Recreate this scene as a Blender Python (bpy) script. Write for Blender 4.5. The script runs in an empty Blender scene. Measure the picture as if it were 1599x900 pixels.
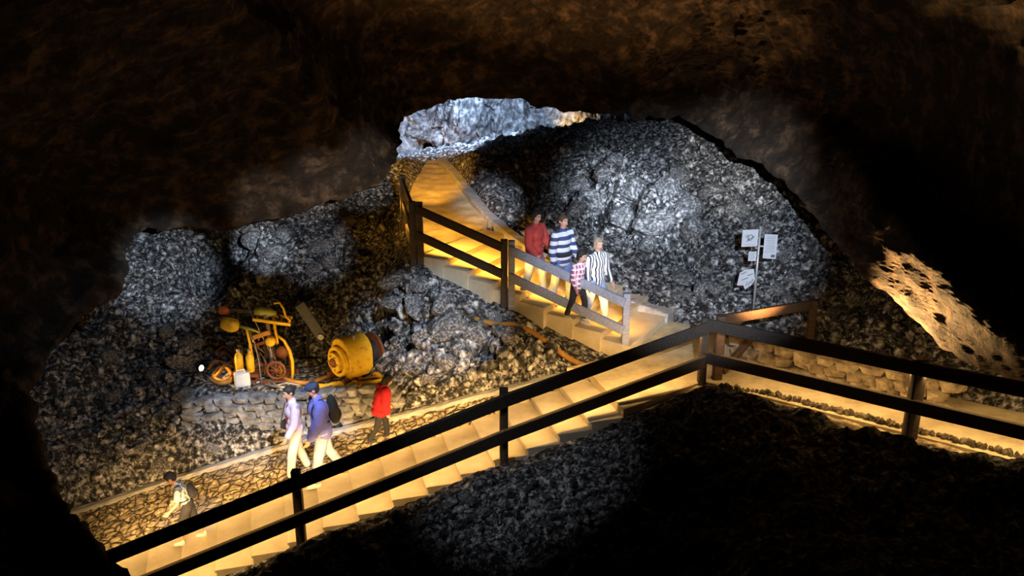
import bpy, bmesh, math, random
import numpy as np
from mathutils import Vector, Matrix, noise as mnoise
from mathutils.bvhtree import BVHTree

rng = np.random.default_rng(7)
random.seed(7)
sc = bpy.context.scene
COL = sc.collection

# ------------------------------------------------------------------ camera, world, lights
F = 1400.0
PITCH = math.radians(18)
CS, SN = math.cos(PITCH), math.sin(PITCH)
cam = bpy.data.cameras.new('camera')
cam.sensor_width = 36
cam.lens = F / 1599 * 36
cam.clip_end = 200
camo = bpy.data.objects.new('camera', cam)
COL.objects.link(camo)
camo.rotation_euler = (math.pi / 2 - PITCH, 0, 0)
sc.camera = camo

sc.view_settings.view_transform = 'Standard'
sc.view_settings.look = 'None'
sc.view_settings.gamma = 1
sc.view_settings.exposure = 0.0
sc.view_settings.use_curve_mapping = False
try:
    sc.cycles.use_denoising = True
    sc.cycles.max_bounces = 6
except Exception:
    pass

wd = bpy.data.worlds.new('world')
sc.world = wd
wd.use_nodes = True
wd.node_tree.nodes['Background'].inputs[0].default_value = (0.25, 0.17, 0.1, 1)
wd.node_tree.nodes['Background'].inputs[1].default_value = 0.0


def P(px, py, t):
    dx = (px - 799.5) / F
    dy = (450 - py) / F
    return Vector((dx * t, (CS + dy * SN) * t, (-SN + dy * CS) * t))


def RAY(px, py):
    return P(px, py, 1.0)


def PZ(px, py, z):
    d = RAY(px, py)
    return d * (z / d.z)


COLD = (0.72, 0.83, 1.0)
WARM = (1.0, 0.52, 0.13)


def spot(name, loc, target, power, ang, color=COLD, blend=0.5, size=0.08):
    l = bpy.data.lights.new(name, 'SPOT')
    l.energy = power
    l.color = color
    l.spot_size = math.radians(ang)
    l.spot_blend = blend
    l.shadow_soft_size = size
    o = bpy.data.objects.new(name, l)
    COL.objects.link(o)
    o.location = loc
    o.rotation_euler = (Vector(target) - Vector(loc)).to_track_quat('-Z', 'Y').to_euler()
    return o


def point(name, loc, power, color=COLD, size=0.06):
    l = bpy.data.lights.new(name, 'POINT')
    l.energy = power
    l.color = color
    l.shadow_soft_size = size
    o = bpy.data.objects.new(name, l)
    COL.objects.link(o)
    o.location = loc
    return o


def strip(name, a, b, direction, power, color=WARM, width=0.05, spread=150):
    """a light strip from a to b shining along direction"""
    a, b, d = Vector(a), Vector(b), Vector(direction).normalized()
    l = bpy.data.lights.new(name, 'AREA')
    l.shape = 'RECTANGLE'
    l.size = (b - a).length
    l.size_y = width
    l.energy = power
    l.color = color
    l.spread = math.radians(spread)
    o = bpy.data.objects.new(name, l)
    COL.objects.link(o)
    x = (b - a).normalized()
    z = (-d - x * (-d).dot(x)).normalized()
    y = z.cross(x)
    o.matrix_world = Matrix(((x.x, y.x, z.x, 0), (x.y, y.y, z.y, 0), (x.z, y.z, z.z, 0), (0, 0, 0, 1)))
    o.location = (a + b) / 2
    return o


# cold spots hang unmounted out of frame, many added to brighten one area each, warm strips are added under the handrails below
spot('flood_hill', (1.3, 1.5, 0.2), P(1060, 375, 20), 10500, 20.5, COLD, 0.75, .03)
spot('flood_hill_core', (4.9, 8.0, 0.0), P(985, 318, 22), 17000, 13.5, COLD, 1.0, .03)
spot('flood_group', (1.5, 7.4, 0.7), P(890, 410, 18), 4600, 14, COLD, 0.9, .03)
spot('flood_sign', (3.2, 7.4, 0.7), P(1180, 410, 18), 500, 6, COLD, 0.8, .03)
spot('fill_kerb', (0.6, 7.4, 0.7), P(765, 310, 21), 8000, 8, COLD, 0.9, .03)  # unseen spot added to put cold light on the kerb
spot('flood_left', (1.2, 1.5, 0.15), P(255, 425, 19.5), 11500, 8, COLD, 0.8, .03)
spot('flood_face', (1.2, 1.5, 0.15), P(418, 385, 20), 17000, 4.2, COLD, 0.8, .03)  # unseen narrow spot added to pick out one patch of rock face
spot('flood_face_high', (1.2, 1.5, 0.15), P(490, 385, 20), 5000, 6, COLD, 0.8, .03)  # wider unseen spot added for the rock face beside it
spot('fill_edge', (1.0, 1.5, .1), P(580, 262, 19), 11000, 6.2, (1, .9, .82), 1.0, .03)  # first of three unseen spots added to light the band along the vault edge
spot('fill_edge_mid', (1.0, 1.5, .1), P(495, 288, 18.5), 11000, 5.6, (1, .88, .8), 1.0, .03)
spot('fill_edge_low', (1.0, 1.5, .1), P(410, 316, 18.5), 8000, 5.2, (1, .88, .78), 1.0, .03)
spot('flood_left_low', (0.2, 7.6, 0.6), P(170, 590, 17), 520, 25, COLD, 0.9, .03)
spot('flood_wall', (-0.6, 7.6, 0.6), P(420, 637, 16), 4600, 16, COLD, 0.9, .03)
spot('flood_middle', (1.2, 7.6, 0.6), P(685, 500, 17), 5000, 16, COLD, 0.8, .03)
spot('flood_steps', (-3.4, 7.6, 0.6), P(488, 672, 15), 3600, 9, COLD, 0.7, .03)
spot('fill_low_steps', (-3.4, 7.6, 0.6), P(295, 790, 14.2), 1500, 7, COLD, 0.8, .03)  # unseen spot added for the child low on the stair
spot('flood_front', (-3.4, 7.6, 0.5), P(800, 715, 13), 560, 25, (0.85, 0.9, 1.0), 1.0, .03)
spot('lamp_chamber', P(760, 95, 26.5), P(700, 195, 30), 2300, 130, (0.5, 0.68, 1.0), .6, 0.1)
spot('lamp_crest', P(893, 203, 30.6), P(893, 180, 32.2), 170, 75, (1.0, 0.6, 0.2), .6, 0.02)
spot('fill_vault', P(1300, 606, 14.0) + Vector((0, 0, .12)), P(1010, 85, 17), 5600, 56, (1.0, 0.52, 0.18), 1.0)  # unseen uplight added for the ceiling glow that the stairs would bounce up
spot('fill_lip', (1.3, 1.5, 0.2), P(1155, 245, 19.5), 13000, 10, (1, .94, .88), 1.0, .03)  # unseen spot near the camera, added to brighten the vault lip
spot('fill_right_wall', P(1330, 600, 14.0) + Vector((0, 0, .55)), P(1450, 445, 12.8), 2000, 95, (1.0, 0.56, 0.2), 0.9)  # unseen warm spot added to brighten the right side of the vault

# ------------------------------------------------------------------ frames of the walkways
ZL = -6.134                                        # landing level
S0 = PZ(974, 640, ZL)
U = Vector((.962, .274, 0)).normalized()           # up the main stair
V = Vector((-U.y, U.x, 0))                         # across it, away from the camera
TREAD, RISE, WIDTH, NSTEP = .52, .145, 1.6, 17
SLOPE = RISE / TREAD
J = PZ(1095, 597, ZL)
R1 = P(1420, 680, 12.6)
RD = (R1 - J)
R2 = R1 + RD * 1.2
RN = Vector((-RD.y, RD.x, 0)).normalized()
if RN.y < 0:
    RN = -RN
U0 = PZ(985, 550, ZL)
U1 = PZ(655, 400, ZL + 8 * RISE)
UU = Vector((U1.x - U0.x, U1.y - U0.y, 0))
ULEN = UU.length
UU.normalize()
VV = Vector((-UU.y, UU.x, 0))
if VV.y < 0:
    VV = -VV
UT = ULEN / 8


def ramp_hit(px, py):
    """where a ray meets the plane of the cobbled ramp (same slope as the stair)"""
    d = RAY(px, py)
    n = Vector((-U.x * SLOPE, -U.y * SLOPE, 1))
    p0 = S0 + Vector((0, 0, -.08))
    return d * (n.dot(p0) / n.dot(d))


# ------------------------------------------------------------------ numpy noise
_perm = rng.permutation(4096)


def _h(ix, iy, iz, s=0):
    return _perm[(_perm[(_perm[(ix + s * 131) & 4095] + iy) & 4095] + iz) & 4095]


_rv = rng.random((4096, 3))
_rg = rng.normal(size=(4096, 3))
_rg /= np.linalg.norm(_rg, axis=1)[:, None]


def perlin(p, s=0):
    i = np.floor(p).astype(np.int64)
    f = p - i
    u = f * f * f * (f * (f * 6 - 15) + 10)
    out = 0
    for a in (0, 1):
        for b in (0, 1):
            for c in (0, 1):
                g = _rg[_h(i[:, 0] + a, i[:, 1] + b, i[:, 2] + c, s)]
                d = (g * (f - np.array([a, b, c]))).sum(1)
                w = (u[:, 0] if a else 1 - u[:, 0]) * (u[:, 1] if b else 1 - u[:, 1]) * (u[:, 2] if c else 1 - u[:, 2])
                out = out + d * w
    return out


def fbm(p, octv=4, s=0, gain=.5):
    o = 0
    a = 1
    for k in range(octv):
        o = o + a * perlin(p * 2 ** k + 17.3 * k, s + k)
        a *= gain
    return o


def ridged(p, octv=4, s=0):
    o = 0
    a = 1
    for k in range(octv):
        o = o + a * (1 - 2.2 * np.abs(perlin(p * 2 ** k + 9.1 * k, s + k)))
        a *= .5
    return o - 1


def voronoi(p, s=0):
    """F1, F2 and a random number of the nearest cell"""
    i = np.floor(p).astype(np.int64)
    f1 = np.full(len(p), 9.)
    f2 = f1.copy()
    cid = np.zeros(len(p))
    for a in (-1, 0, 1):
        for b in (-1, 0, 1):
            for c in (-1, 0, 1):
                q = i + np.array([a, b, c])
                h = _h(q[:, 0], q[:, 1], q[:, 2], s)
                d = np.linalg.norm(q + _rv[h] - p, axis=1)
                m = d < f1
                f2 = np.where(m, f1, np.minimum(f2, d))
                cid = np.where(m, _rv[(h * 7 + 3) & 4095, 0], cid)
                f1 = np.where(m, d, f1)
    return f1, f2, cid


# ------------------------------------------------------------------ materials
class MAT:
    pass


def new_mat(name):
    m = bpy.data.materials.new(name)
    m.use_nodes = True
    n = m.node_tree.nodes
    return m, n, m.node_tree.links, n['Principled BSDF']


def node(n, typ, **kw):
    x = n.new(typ)
    for k, v in kw.items():
        setattr(x, k, v)
    return x


def ramp(n, stops):
    r = n.new('ShaderNodeValToRGB')
    e = r.color_ramp.elements
    e[0].position, e[0].color = stops[0][0], (*stops[0][1], 1)
    e[1].position, e[1].color = stops[-1][0], (*stops[-1][1], 1)
    for p, c in stops[1:-1]:
        x = e.new(p)
        x.color = (*c, 1)
    return r


def noisy(name, stops, scale, detail=6, rough=.85, bump=.4, bscale=None, bdist=.03, metal=0, coord='Object', distort=0.0):
    m, n, l, b = new_mat(name)
    tc = node(n, 'ShaderNodeTexCoord')
    t = node(n, 'ShaderNodeTexNoise')
    t.inputs['Scale'].default_value = scale
    t.inputs['Detail'].default_value = detail
    t.inputs['Roughness'].default_value = .65
    t.inputs['Distortion'].default_value = distort
    l.new(tc.outputs[coord], t.inputs['Vector'])
    r = ramp(n, stops)
    l.new(t.outputs['Fac'], r.inputs[0])
    l.new(r.outputs[0], b.inputs['Base Color'])
    b.inputs['Roughness'].default_value = rough
    b.inputs['Metallic'].default_value = metal
    if bump:
        t2 = node(n, 'ShaderNodeTexNoise')
        t2.inputs['Scale'].default_value = bscale or scale * 3
        t2.inputs['Detail'].default_value = 8
        t2.inputs['Roughness'].default_value = .7
        l.new(tc.outputs[coord], t2.inputs['Vector'])
        bm_ = node(n, 'ShaderNodeBump')
        bm_.inputs['Strength'].default_value = bump
        bm_.inputs['Distance'].default_value = bdist
        l.new(t2.outputs['Fac'], bm_.inputs['Height'])
        l.new(bm_.outputs[0], b.inputs['Normal'])
    return m


def g(v, t=(1, 1, 1)):
    return (v * t[0], v * t[1], v * t[2])


M = {}
GREY = (1.0, 1.0, 1.0)
M['rock'] = noisy('grey_rock', [(.40, g(.008)), (.48, g(.05)), (.55, g(.28)), (.64, g(.8))], 11, 9, .9, .9, 22, .06)  # noise contrast raised so near-black flecks read as shadowed gaps
M['stone'] = noisy('rubble_stone', [(.38, g(.012)), (.48, g(.08)), (.55, g(.34)), (.64, g(.8))], 6, 8, .9, .7, 20, .04)  # dark flecks in the colour likewise stand in for shadow between stones
M['boulder'] = noisy('boulder_stone', [(.34, g(.03)), (.48, g(.15)), (.66, g(.65))], 7, 10, .9, .8, 14, .05)
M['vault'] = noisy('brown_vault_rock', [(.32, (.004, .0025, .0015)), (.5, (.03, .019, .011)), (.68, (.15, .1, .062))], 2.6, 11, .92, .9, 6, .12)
M['chamber'] = noisy('blue_grey_rock', [(.34, g(.03)), (.48, g(.2)), (.66, g(.65))], 4, 10, .9, 1.0, 9, .15)
M['tread'] = noisy('pale_concrete', [(.3, (.55, .47, .32)), (.6, (.72, .64, .46)), (.8, (.8, .72, .55))], 2.2, 8, .8, .15, 30, .01)
M['floor'] = noisy('sandy_floor', [(.3, (.42, .34, .2)), (.5, (.62, .53, .34)), (.7, (.78, .69, .48))], 2.6, 9, .85, .35, 25, .02)
M['drystone'] = noisy('drystone', [(.3, g(.08)), (.5, g(.3)), (.7, g(.6))], 5, 8, .9, .7, 18, .03)
M['drystone_warm'] = noisy('drystone_tan', [(.3, (.08, .06, .04)), (.5, (.3, .24, .16)), (.7, (.55, .47, .33))], 5, 8, .9, .7, 18, .03)
M['kerb'] = noisy('kerb_concrete', [(.3, g(.3)), (.6, g(.5)), (.8, g(.6))], 5, 7, .9, .3, 40, .01)
M['edging'] = noisy('edging_stone', [(.35, (.02, .016, .012)), (.5, (.1, .08, .055)), (.65, (.28, .23, .16))], 9, 8, .9, .6, 30, .02)
M['sand'] = noisy('sandy_rubble', [(.35, (.12, .09, .05)), (.5, (.4, .32, .2)), (.65, (.7, .6, .42))], 9, 8, .9, .6, 30, .02)


def wood(name, dark, light):
    m, n, l, b = new_mat(name)
    tc = node(n, 'ShaderNodeTexCoord')
    mp = node(n, 'ShaderNodeMapping')
    mp.inputs['Scale'].default_value = (2, 40, 40)
    t = node(n, 'ShaderNodeTexNoise')
    t.inputs['Scale'].default_value = 1.5
    t.inputs['Detail'].default_value = 6
    l.new(tc.outputs['Object'], mp.inputs[0])
    l.new(mp.outputs[0], t.inputs['Vector'])
    r = ramp(n, [(.3, dark), (.7, light)])
    l.new(t.outputs['Fac'], r.inputs[0])
    l.new(r.outputs[0], b.inputs['Base Color'])
    b.inputs['Roughness'].default_value = .75
    bm_ = node(n, 'ShaderNodeBump')
    bm_.inputs['Strength'].default_value = .3
    bm_.inputs['Distance'].default_value = .01
    l.new(t.outputs['Fac'], bm_.inputs['Height'])
    l.new(bm_.outputs[0], b.inputs['Normal'])
    return m


M['wood'] = wood('dark_timber', (.035, .026, .02), (.085, .065, .05))
M['wood_cold_lit'] = wood('cold_lit_timber', (.2, .22, .29), (.4, .43, .53))  # lighter, bluer timber: the cold light on this rail is put into its colour
M['wood_brown'] = wood('brown_timber', (.05, .026, .012), (.11, .06, .028))


def cobble_mat():
    m, n, l, b = new_mat('cobble_paving')
    tc = node(n, 'ShaderNodeTexCoord')
    nz = node(n, 'ShaderNodeTexNoise')
    nz.inputs['Scale'].default_value = 2.5
    mx = node(n, 'ShaderNodeMixRGB')
    mx.inputs[0].default_value = .12
    v = node(n, 'ShaderNodeTexVoronoi')
    v.feature = 'DISTANCE_TO_EDGE'
    v.inputs['Scale'].default_value = 6.5
    l.new(tc.outputs['Object'], nz.inputs['Vector'])
    l.new(tc.outputs['Object'], mx.inputs[1])
    l.new(nz.outputs['Color'], mx.inputs[2])
    l.new(mx.outputs[0], v.inputs['Vector'])
    r = ramp(n, [(.0, (.05, .035, .02)), (.02, (.12, .09, .055)), (.07, (.55, .46, .32)), (.4, (.72, .62, .45))])
    l.new(v.outputs['Distance'], r.inputs[0])
    n2 = node(n, 'ShaderNodeTexNoise')
    n2.inputs['Scale'].default_value = 7
    n2.inputs['Detail'].default_value = 6
    l.new(tc.outputs['Object'], n2.inputs['Vector'])
    r2 = ramp(n, [(.3, (.3, .28, .25)), (.65, (1, 1, 1))])
    l.new(n2.outputs['Fac'], r2.inputs[0])
    mul = node(n, 'ShaderNodeMixRGB')
    mul.blend_type = 'MULTIPLY'
    mul.inputs[0].default_value = 1
    l.new(r.outputs[0], mul.inputs[1])
    l.new(r2.outputs[0], mul.inputs[2])
    l.new(mul.outputs[0], b.inputs['Base Color'])
    b.inputs['Roughness'].default_value = .85
    rb = ramp(n, [(0, (0, 0, 0)), (.15, (1, 1, 1))])
    l.new(v.outputs['Distance'], rb.inputs[0])
    bp = node(n, 'ShaderNodeBump')
    bp.inputs['Strength'].default_value = .8
    bp.inputs['Distance'].default_value = .04
    l.new(rb.outputs[0], bp.inputs['Height'])
    l.new(bp.outputs[0], b.inputs['Normal'])
    return m


M['cobble'] = cobble_mat()


def plain(name, c, rough=.6, metal=0, bump=.15, bscale=60, var=.25):
    a = tuple(x * (1 - var) for x in c)
    z = tuple(min(1, x * (1 + var)) for x in c)
    return noisy(name, [(.3, a), (.7, z)], 9, 5, rough, bump, bscale, .006, metal)


M['yellow'] = noisy('yellow_paint', [(.3, (.45, .25, .02)), (.45, (.8, .5, .02)), (.7, (.9, .62, .04))], 8, 6, .5, .2, 40, .005)
M['rust'] = plain('rusty_brown_steel', (.2, .07, .03), .7, .3)
M['steel'] = plain('grey_steel', (.3, .3, .33), .5, .6)
M['boom'] = plain('dull_grey_steel', (.1, .1, .12), .6, .3)
M['dark_steel'] = plain('dark_steel', (.035, .03, .035), .6, .4)
M['olive'] = plain('olive_paint', (.25, .27, .05), .6)
M['orange_paint'] = plain('orange_red_paint', (.5, .13, .03), .6)
M['white_plastic'] = plain('white_plastic', (.85, .87, .88), .5, 0, .05, 30, .05)
M['hose'] = plain('ochre_rubber', (.4, .2, .04), .6)
M['hose_dark'] = plain('brown_rubber', (.16, .07, .03), .6)
M['panel'] = plain('sign_white', (.6, .63, .68), .5, 0, .02, 30, .04)
M['ink'] = plain('printed_grey', (.12, .12, .14), .6, 0, .02)
M['ink_pale'] = plain('printed_pale', (.22, .23, .26), .6, 0, .02)
M['galv'] = plain('galvanised_steel', (.55, .55, .58), .4, .4, .05)


def cloth(name, c, var=.2):
    return plain(name, c, .9, 0, .4, 120, var)


M['skin'] = noisy('skin', [(.3, (.5, .27, .19)), (.7, (.66, .39, .29))], 12, 4, .55, .1, 80, .002)
M['lips'] = plain('lips', (.4, .13, .11), .5)
M['eye_white'] = plain('eye_white', (.8, .78, .75), .3)
M['eye_dark'] = plain('iris', (.03, .02, .015), .3)
M['hair_dark'] = plain('dark_hair', (.018, .013, .01), .7, 0, .8, 90)
M['hair_brown'] = plain('brown_hair', (.07, .04, .022), .7, 0, .8, 90)
M['hair_fair'] = plain('fair_hair', (.3, .22, .14), .7, 0, .8, 90)
M['hair_grey'] = plain('grey_hair', (.22, .19, .17), .7, 0, .8, 90)
M['navy'] = cloth('navy_cloth', (.025, .035, .09))
M['blue_jacket'] = cloth('blue_jacket', (.16, .17, .62))
M['white_cloth'] = cloth('white_cloth', (.55, .57, .62), .1)
M['pale_blue'] = cloth('pale_blue_denim', (.3, .38, .58))
M['jeans'] = cloth('blue_denim', (.12, .17, .36))
M['dark_cloth'] = cloth('black_cloth', (.02, .02, .025))
M['red_coat'] = cloth('red_coat', (.45, .01, .018))
M['red_jacket'] = cloth('brick_red_jacket', (.5, .06, .05))
M['lilac'] = cloth('lilac_cloth', (.62, .52, .7))
M['maroon'] = cloth('maroon_cloth', (.16, .03, .06))
M['shoe_white'] = plain('white_shoe', (.75, .74, .7), .6)
M['shoe_dark'] = plain('dark_shoe', (.03, .03, .035), .6)
M['pack'] = cloth('black_pack', (.018, .017, .02))


def stripes(name, c1, c2, scale, axis='Z', c3=None, scale2=None, duty=.5, off=0.0):
    m, n, l, b = new_mat(name)
    tc = node(n, 'ShaderNodeTexCoord')
    sp = node(n, 'ShaderNodeSeparateXYZ')
    l.new(tc.outputs['Object'], sp.inputs[0])

    def band(ax, s, du):
        a = node(n, 'ShaderNodeMath', operation='MULTIPLY_ADD')
        a.inputs[1].default_value = s
        a.inputs[2].default_value = 10 + off
        l.new(sp.outputs[ax], a.inputs[0])
        f = node(n, 'ShaderNodeMath', operation='FRACT')
        l.new(a.outputs[0], f.inputs[0])
        q = node(n, 'ShaderNodeMath', operation='LESS_THAN')
        q.inputs[1].default_value = du
        l.new(f.outputs[0], q.inputs[0])
        return q.outputs[0]
    mx = node(n, 'ShaderNodeMixRGB')
    mx.inputs[1].default_value = (*c1, 1)
    mx.inputs[2].default_value = (*c2, 1)
    l.new(band(axis, scale, duty), mx.inputs[0])
    out = mx.outputs[0]
    if c3:
        m2 = node(n, 'ShaderNodeMixRGB')
        l.new(out, m2.inputs[1])
        m2.inputs[2].default_value = (*c3, 1)
        l.new(band('Z', scale2, .35), m2.inputs[0])
        out = m2.outputs[0]
    l.new(out, b.inputs['Base Color'])
    b.inputs['Roughness'].default_value = .9
    return m


M['hoops'] = stripes('white_navy_hoops', (.78, .8, .85), (.05, .07, .2), 6.6, 'Z', duty=.48, off=.1)
M['pinstripe'] = stripes('white_black_stripes', (.8, .8, .85), (.04, .04, .05), 17, 'X', duty=.4)
M['pink_check'] = stripes('pink_check', (.7, .5, .58), (.3, .08, .18), 14, 'X', (.8, .72, .78), 11)
M['grey_check'] = stripes('grey_green_stripes', (.6, .63, .6), (.12, .17, .15), 15, 'X', (.45, .45, .5), 12)


def emis(name, c, s):
    m, n, l, b = new_mat(name)
    b.inputs['Emission Color'].default_value = (*c, 1)
    b.inputs['Emission Strength'].default_value = s
    b.inputs['Base Color'].default_value = (*c, 1)
    return m


M['lamp_glass'] = emis('lit_lamp_glass', (1.0, .85, .6), 12)


# ------------------------------------------------------------------ mesh helpers
class MB:
    """collects shapes, then links them as one mesh object"""

    def __init__(self):
        self.v, self.f = [], []

    def add(self, vs, fs):
        o = len(self.v)
        self.v += [tuple(x) for x in vs]
        self.f += [tuple(i + o for i in f) for f in fs]
        return self

    def beam(self, a, b, w, h, up=(0, 0, 1), bev=.12):
        """a bar from a to b, w across and h along up, with chamfered edges"""
        a, b = Vector(a), Vector(b)
        x = (b - a).normalized()
        up = Vector(up)
        if abs(x.dot(up.normalized())) > .98:
            up = Vector((0, 1, 0))
        y = up.cross(x).normalized()
        z = x.cross(y)
        c = min(w, h) * bev
        pr = [(w / 2 - c, h / 2), (-w / 2 + c, h / 2), (-w / 2, h / 2 - c), (-w / 2, -h / 2 + c), (-w / 2 + c, -h / 2),
              (w / 2 - c, -h / 2), (w / 2, -h / 2 + c), (w / 2, h / 2 - c)]
        vs = [p + y * q[0] + z * q[1] for p in (a, b) for q in pr]
        fs = [(i, (i + 1) % 8, 8 + (i + 1) % 8, 8 + i) for i in range(8)] + [tuple(range(7, -1, -1)), tuple(range(8, 16))]
        return self.add(vs, fs)

    def tube(self, pts, r, seg=10, cap=True):
        pts = [Vector(p) for p in pts]
        n = len(pts)
        rs = r if isinstance(r, (list, tuple)) else [r] * n
        prev = None
        vs = []
        for i, p in enumerate(pts):
            d = (pts[min(i + 1, n - 1)] - pts[max(i - 1, 0)]).normalized()
            if prev is None:
                s = d.orthogonal().normalized()
            else:
                s = (prev - d * prev.dot(d)).normalized()
            prev = s
            w = d.cross(s)
            vs += [p + (s * math.cos(k * 2 * math.pi / seg) + w * math.sin(k * 2 * math.pi / seg)) * rs[i] for k in range(seg)]
        fs = [(i * seg + k, i * seg + (k + 1) % seg, (i + 1) * seg + (k + 1) % seg, (i + 1) * seg + k) for i in range(n - 1) for k in range(seg)]
        if cap:
            fs += [tuple(range(seg - 1, -1, -1)), tuple((n - 1) * seg + k for k in range(seg))]
        return self.add(vs, fs)

    def lathe(self, a, axis, prof, seg=24):
        """prof: (distance along axis, radius)"""
        a = Vector(a)
        d = Vector(axis).normalized()
        s = d.orthogonal().normalized()
        w = d.cross(s)
        vs = []
        for q, r in prof:
            vs += [a + d * q + (s * math.cos(k * 2 * math.pi / seg) + w * math.sin(k * 2 * math.pi / seg)) * max(r, 1e-4) for k in range(seg)]
        n = len(prof)
        fs = [(i * seg + k, i * seg + (k + 1) % seg, (i + 1) * seg + (k + 1) % seg, (i + 1) * seg + k) for i in range(n - 1) for k in range(seg)]
        fs += [tuple(range(seg - 1, -1, -1)), tuple((n - 1) * seg + k for k in range(seg))]
        return self.add(vs, fs)

    def ell(self, c, r, rot=None, seg=16, rings=10):
        c = Vector(c)
        vs = []
        for i in range(rings + 1):
            th = math.pi * i / rings
            for k in range(seg):
                ph = 2 * math.pi * k / seg
                p = Vector((r[0] * math.sin(th) * math.cos(ph), r[1] * math.sin(th) * math.sin(ph), r[2] * math.cos(th)))
                if rot:
                    p = rot @ p
                vs.append(c + p)
        fs = [(i * seg + k, (i + 1) * seg + k, (i + 1) * seg + (k + 1) % seg, i * seg + (k + 1) % seg) for i in range(rings) for k in range(seg)]
        return self.add(vs, fs)

    def cap(self, a, b, ra, rb, seg=14):
        """tapered capsule"""
        a, b = Vector(a), Vector(b)
        d = (b - a)
        L = d.length
        d.normalize()
        prof = []
        for i in range(6):
            th = math.pi / 2 * (1 - i / 5)
            prof.append((-ra * math.sin(th), ra * math.cos(th)))
        for i in range(6):
            th = math.pi / 2 * i / 5
            prof.append((L + rb * math.sin(th), rb * math.cos(th)))
        return self.lathe(a, d, prof, seg)

    def prism(self, poly, z0, z1, mat=None):
        """outline (x,y) extruded from z0 to z1, then moved by mat"""
        n = len(poly)
        vs = [Vector((x, y, z0)) for x, y in poly] + [Vector((x, y, z1)) for x, y in poly]
        if mat:
            vs = [mat @ q for q in vs]
        fs = [(i, (i + 1) % n, n + (i + 1) % n, n + i) for i in range(n)] + [tuple(range(n - 1, -1, -1)), tuple(range(n, 2 * n))]
        return self.add(vs, fs)

    def mesh(self, name):
        me = bpy.data.meshes.new(name)
        me.from_pydata(self.v, [], self.f)
        bm = bmesh.new()
        bm.from_mesh(me)
        bmesh.ops.remove_doubles(bm, verts=bm.verts, dist=1e-5)
        bmesh.ops.recalc_face_normals(bm, faces=bm.faces)
        bm.to_mesh(me)
        bm.free()
        return me

    def build(self, name, mat, parent=None, smooth=False):
        me = self.mesh(name)
        return link(name, me, mat, parent, smooth)


def link(name, me, mat, parent=None, smooth=False):
    if mat is not None and not len(me.materials):
        me.materials.append(mat)
    if smooth:
        for p in me.polygons:
            p.use_smooth = True
    o = bpy.data.objects.new(name, me)
    COL.objects.link(o)
    if parent is not None:
        o.parent = parent
    return o


def tag(o, label=None, cat=None, group=None, kind=None):
    if label:
        o['label'] = label
    if cat:
        o['category'] = cat
    if group:
        o['group'] = group
    if kind:
        o['kind'] = kind
    return o


def thing(name, loc, label, cat, rz=0, group=None):
    o = bpy.data.objects.new(name, None)
    o.empty_display_size = .1
    COL.objects.link(o)
    o.location = loc
    o.rotation_euler = (0, 0, rz)
    return tag(o, label, cat, group)


def grid_mesh(name, X, mat, smooth=True):
    """X: rows x cols x 3"""
    r, c, _ = X.shape
    me = bpy.data.meshes.new(name)
    i = np.arange(r * c).reshape(r, c)
    q = np.stack([i[:-1, :-1], i[:-1, 1:], i[1:, 1:], i[1:, :-1]], -1).reshape(-1, 4)
    me.vertices.add(r * c)
    me.vertices.foreach_set('co', X.reshape(-1).astype(np.float32))
    me.loops.add(q.size)
    me.loops.foreach_set('vertex_index', q.reshape(-1).astype(np.int32))
    me.polygons.add(len(q))
    me.polygons.foreach_set('loop_start', (np.arange(len(q)) * 4).astype(np.int32))
    me.polygons.foreach_set('use_smooth', np.full(len(q), smooth))
    me.update(calc_edges=True)
    me.validate()
    me.materials.append(mat)
    return me


def catmull(A, n):
    """resample axis 0 of A to n points with a Catmull-Rom curve"""
    m = len(A)
    s = np.linspace(0, m - 1, n)
    i = np.clip(np.floor(s).astype(int), 0, m - 2)
    f = (s - i).reshape(-1, *([1] * (A.ndim - 1)))
    p0, p1, p2, p3 = A[np.clip(i - 1, 0, m - 1)], A[i], A[i + 1], A[np.clip(i + 2, 0, m - 1)]
    return .5 * (2 * p1 + (p2 - p0) * f + (2 * p0 - 5 * p1 + 4 * p2 - p3) * f ** 2 + (3 * p1 - p0 - 3 * p2 + p3) * f ** 3)


def normals(X):
    du = np.gradient(X, axis=0)
    dv = np.gradient(X, axis=1)
    n = np.cross(du, dv)
    return n / (np.linalg.norm(n, axis=2, keepdims=True) + 1e-9)


# ------------------------------------------------------------------ the ground: one height field through measured points
ctl = []


def C(px, py, t):
    p = P(px, py, t)
    ctl.append((p.x, p.y, p.z))


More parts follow.
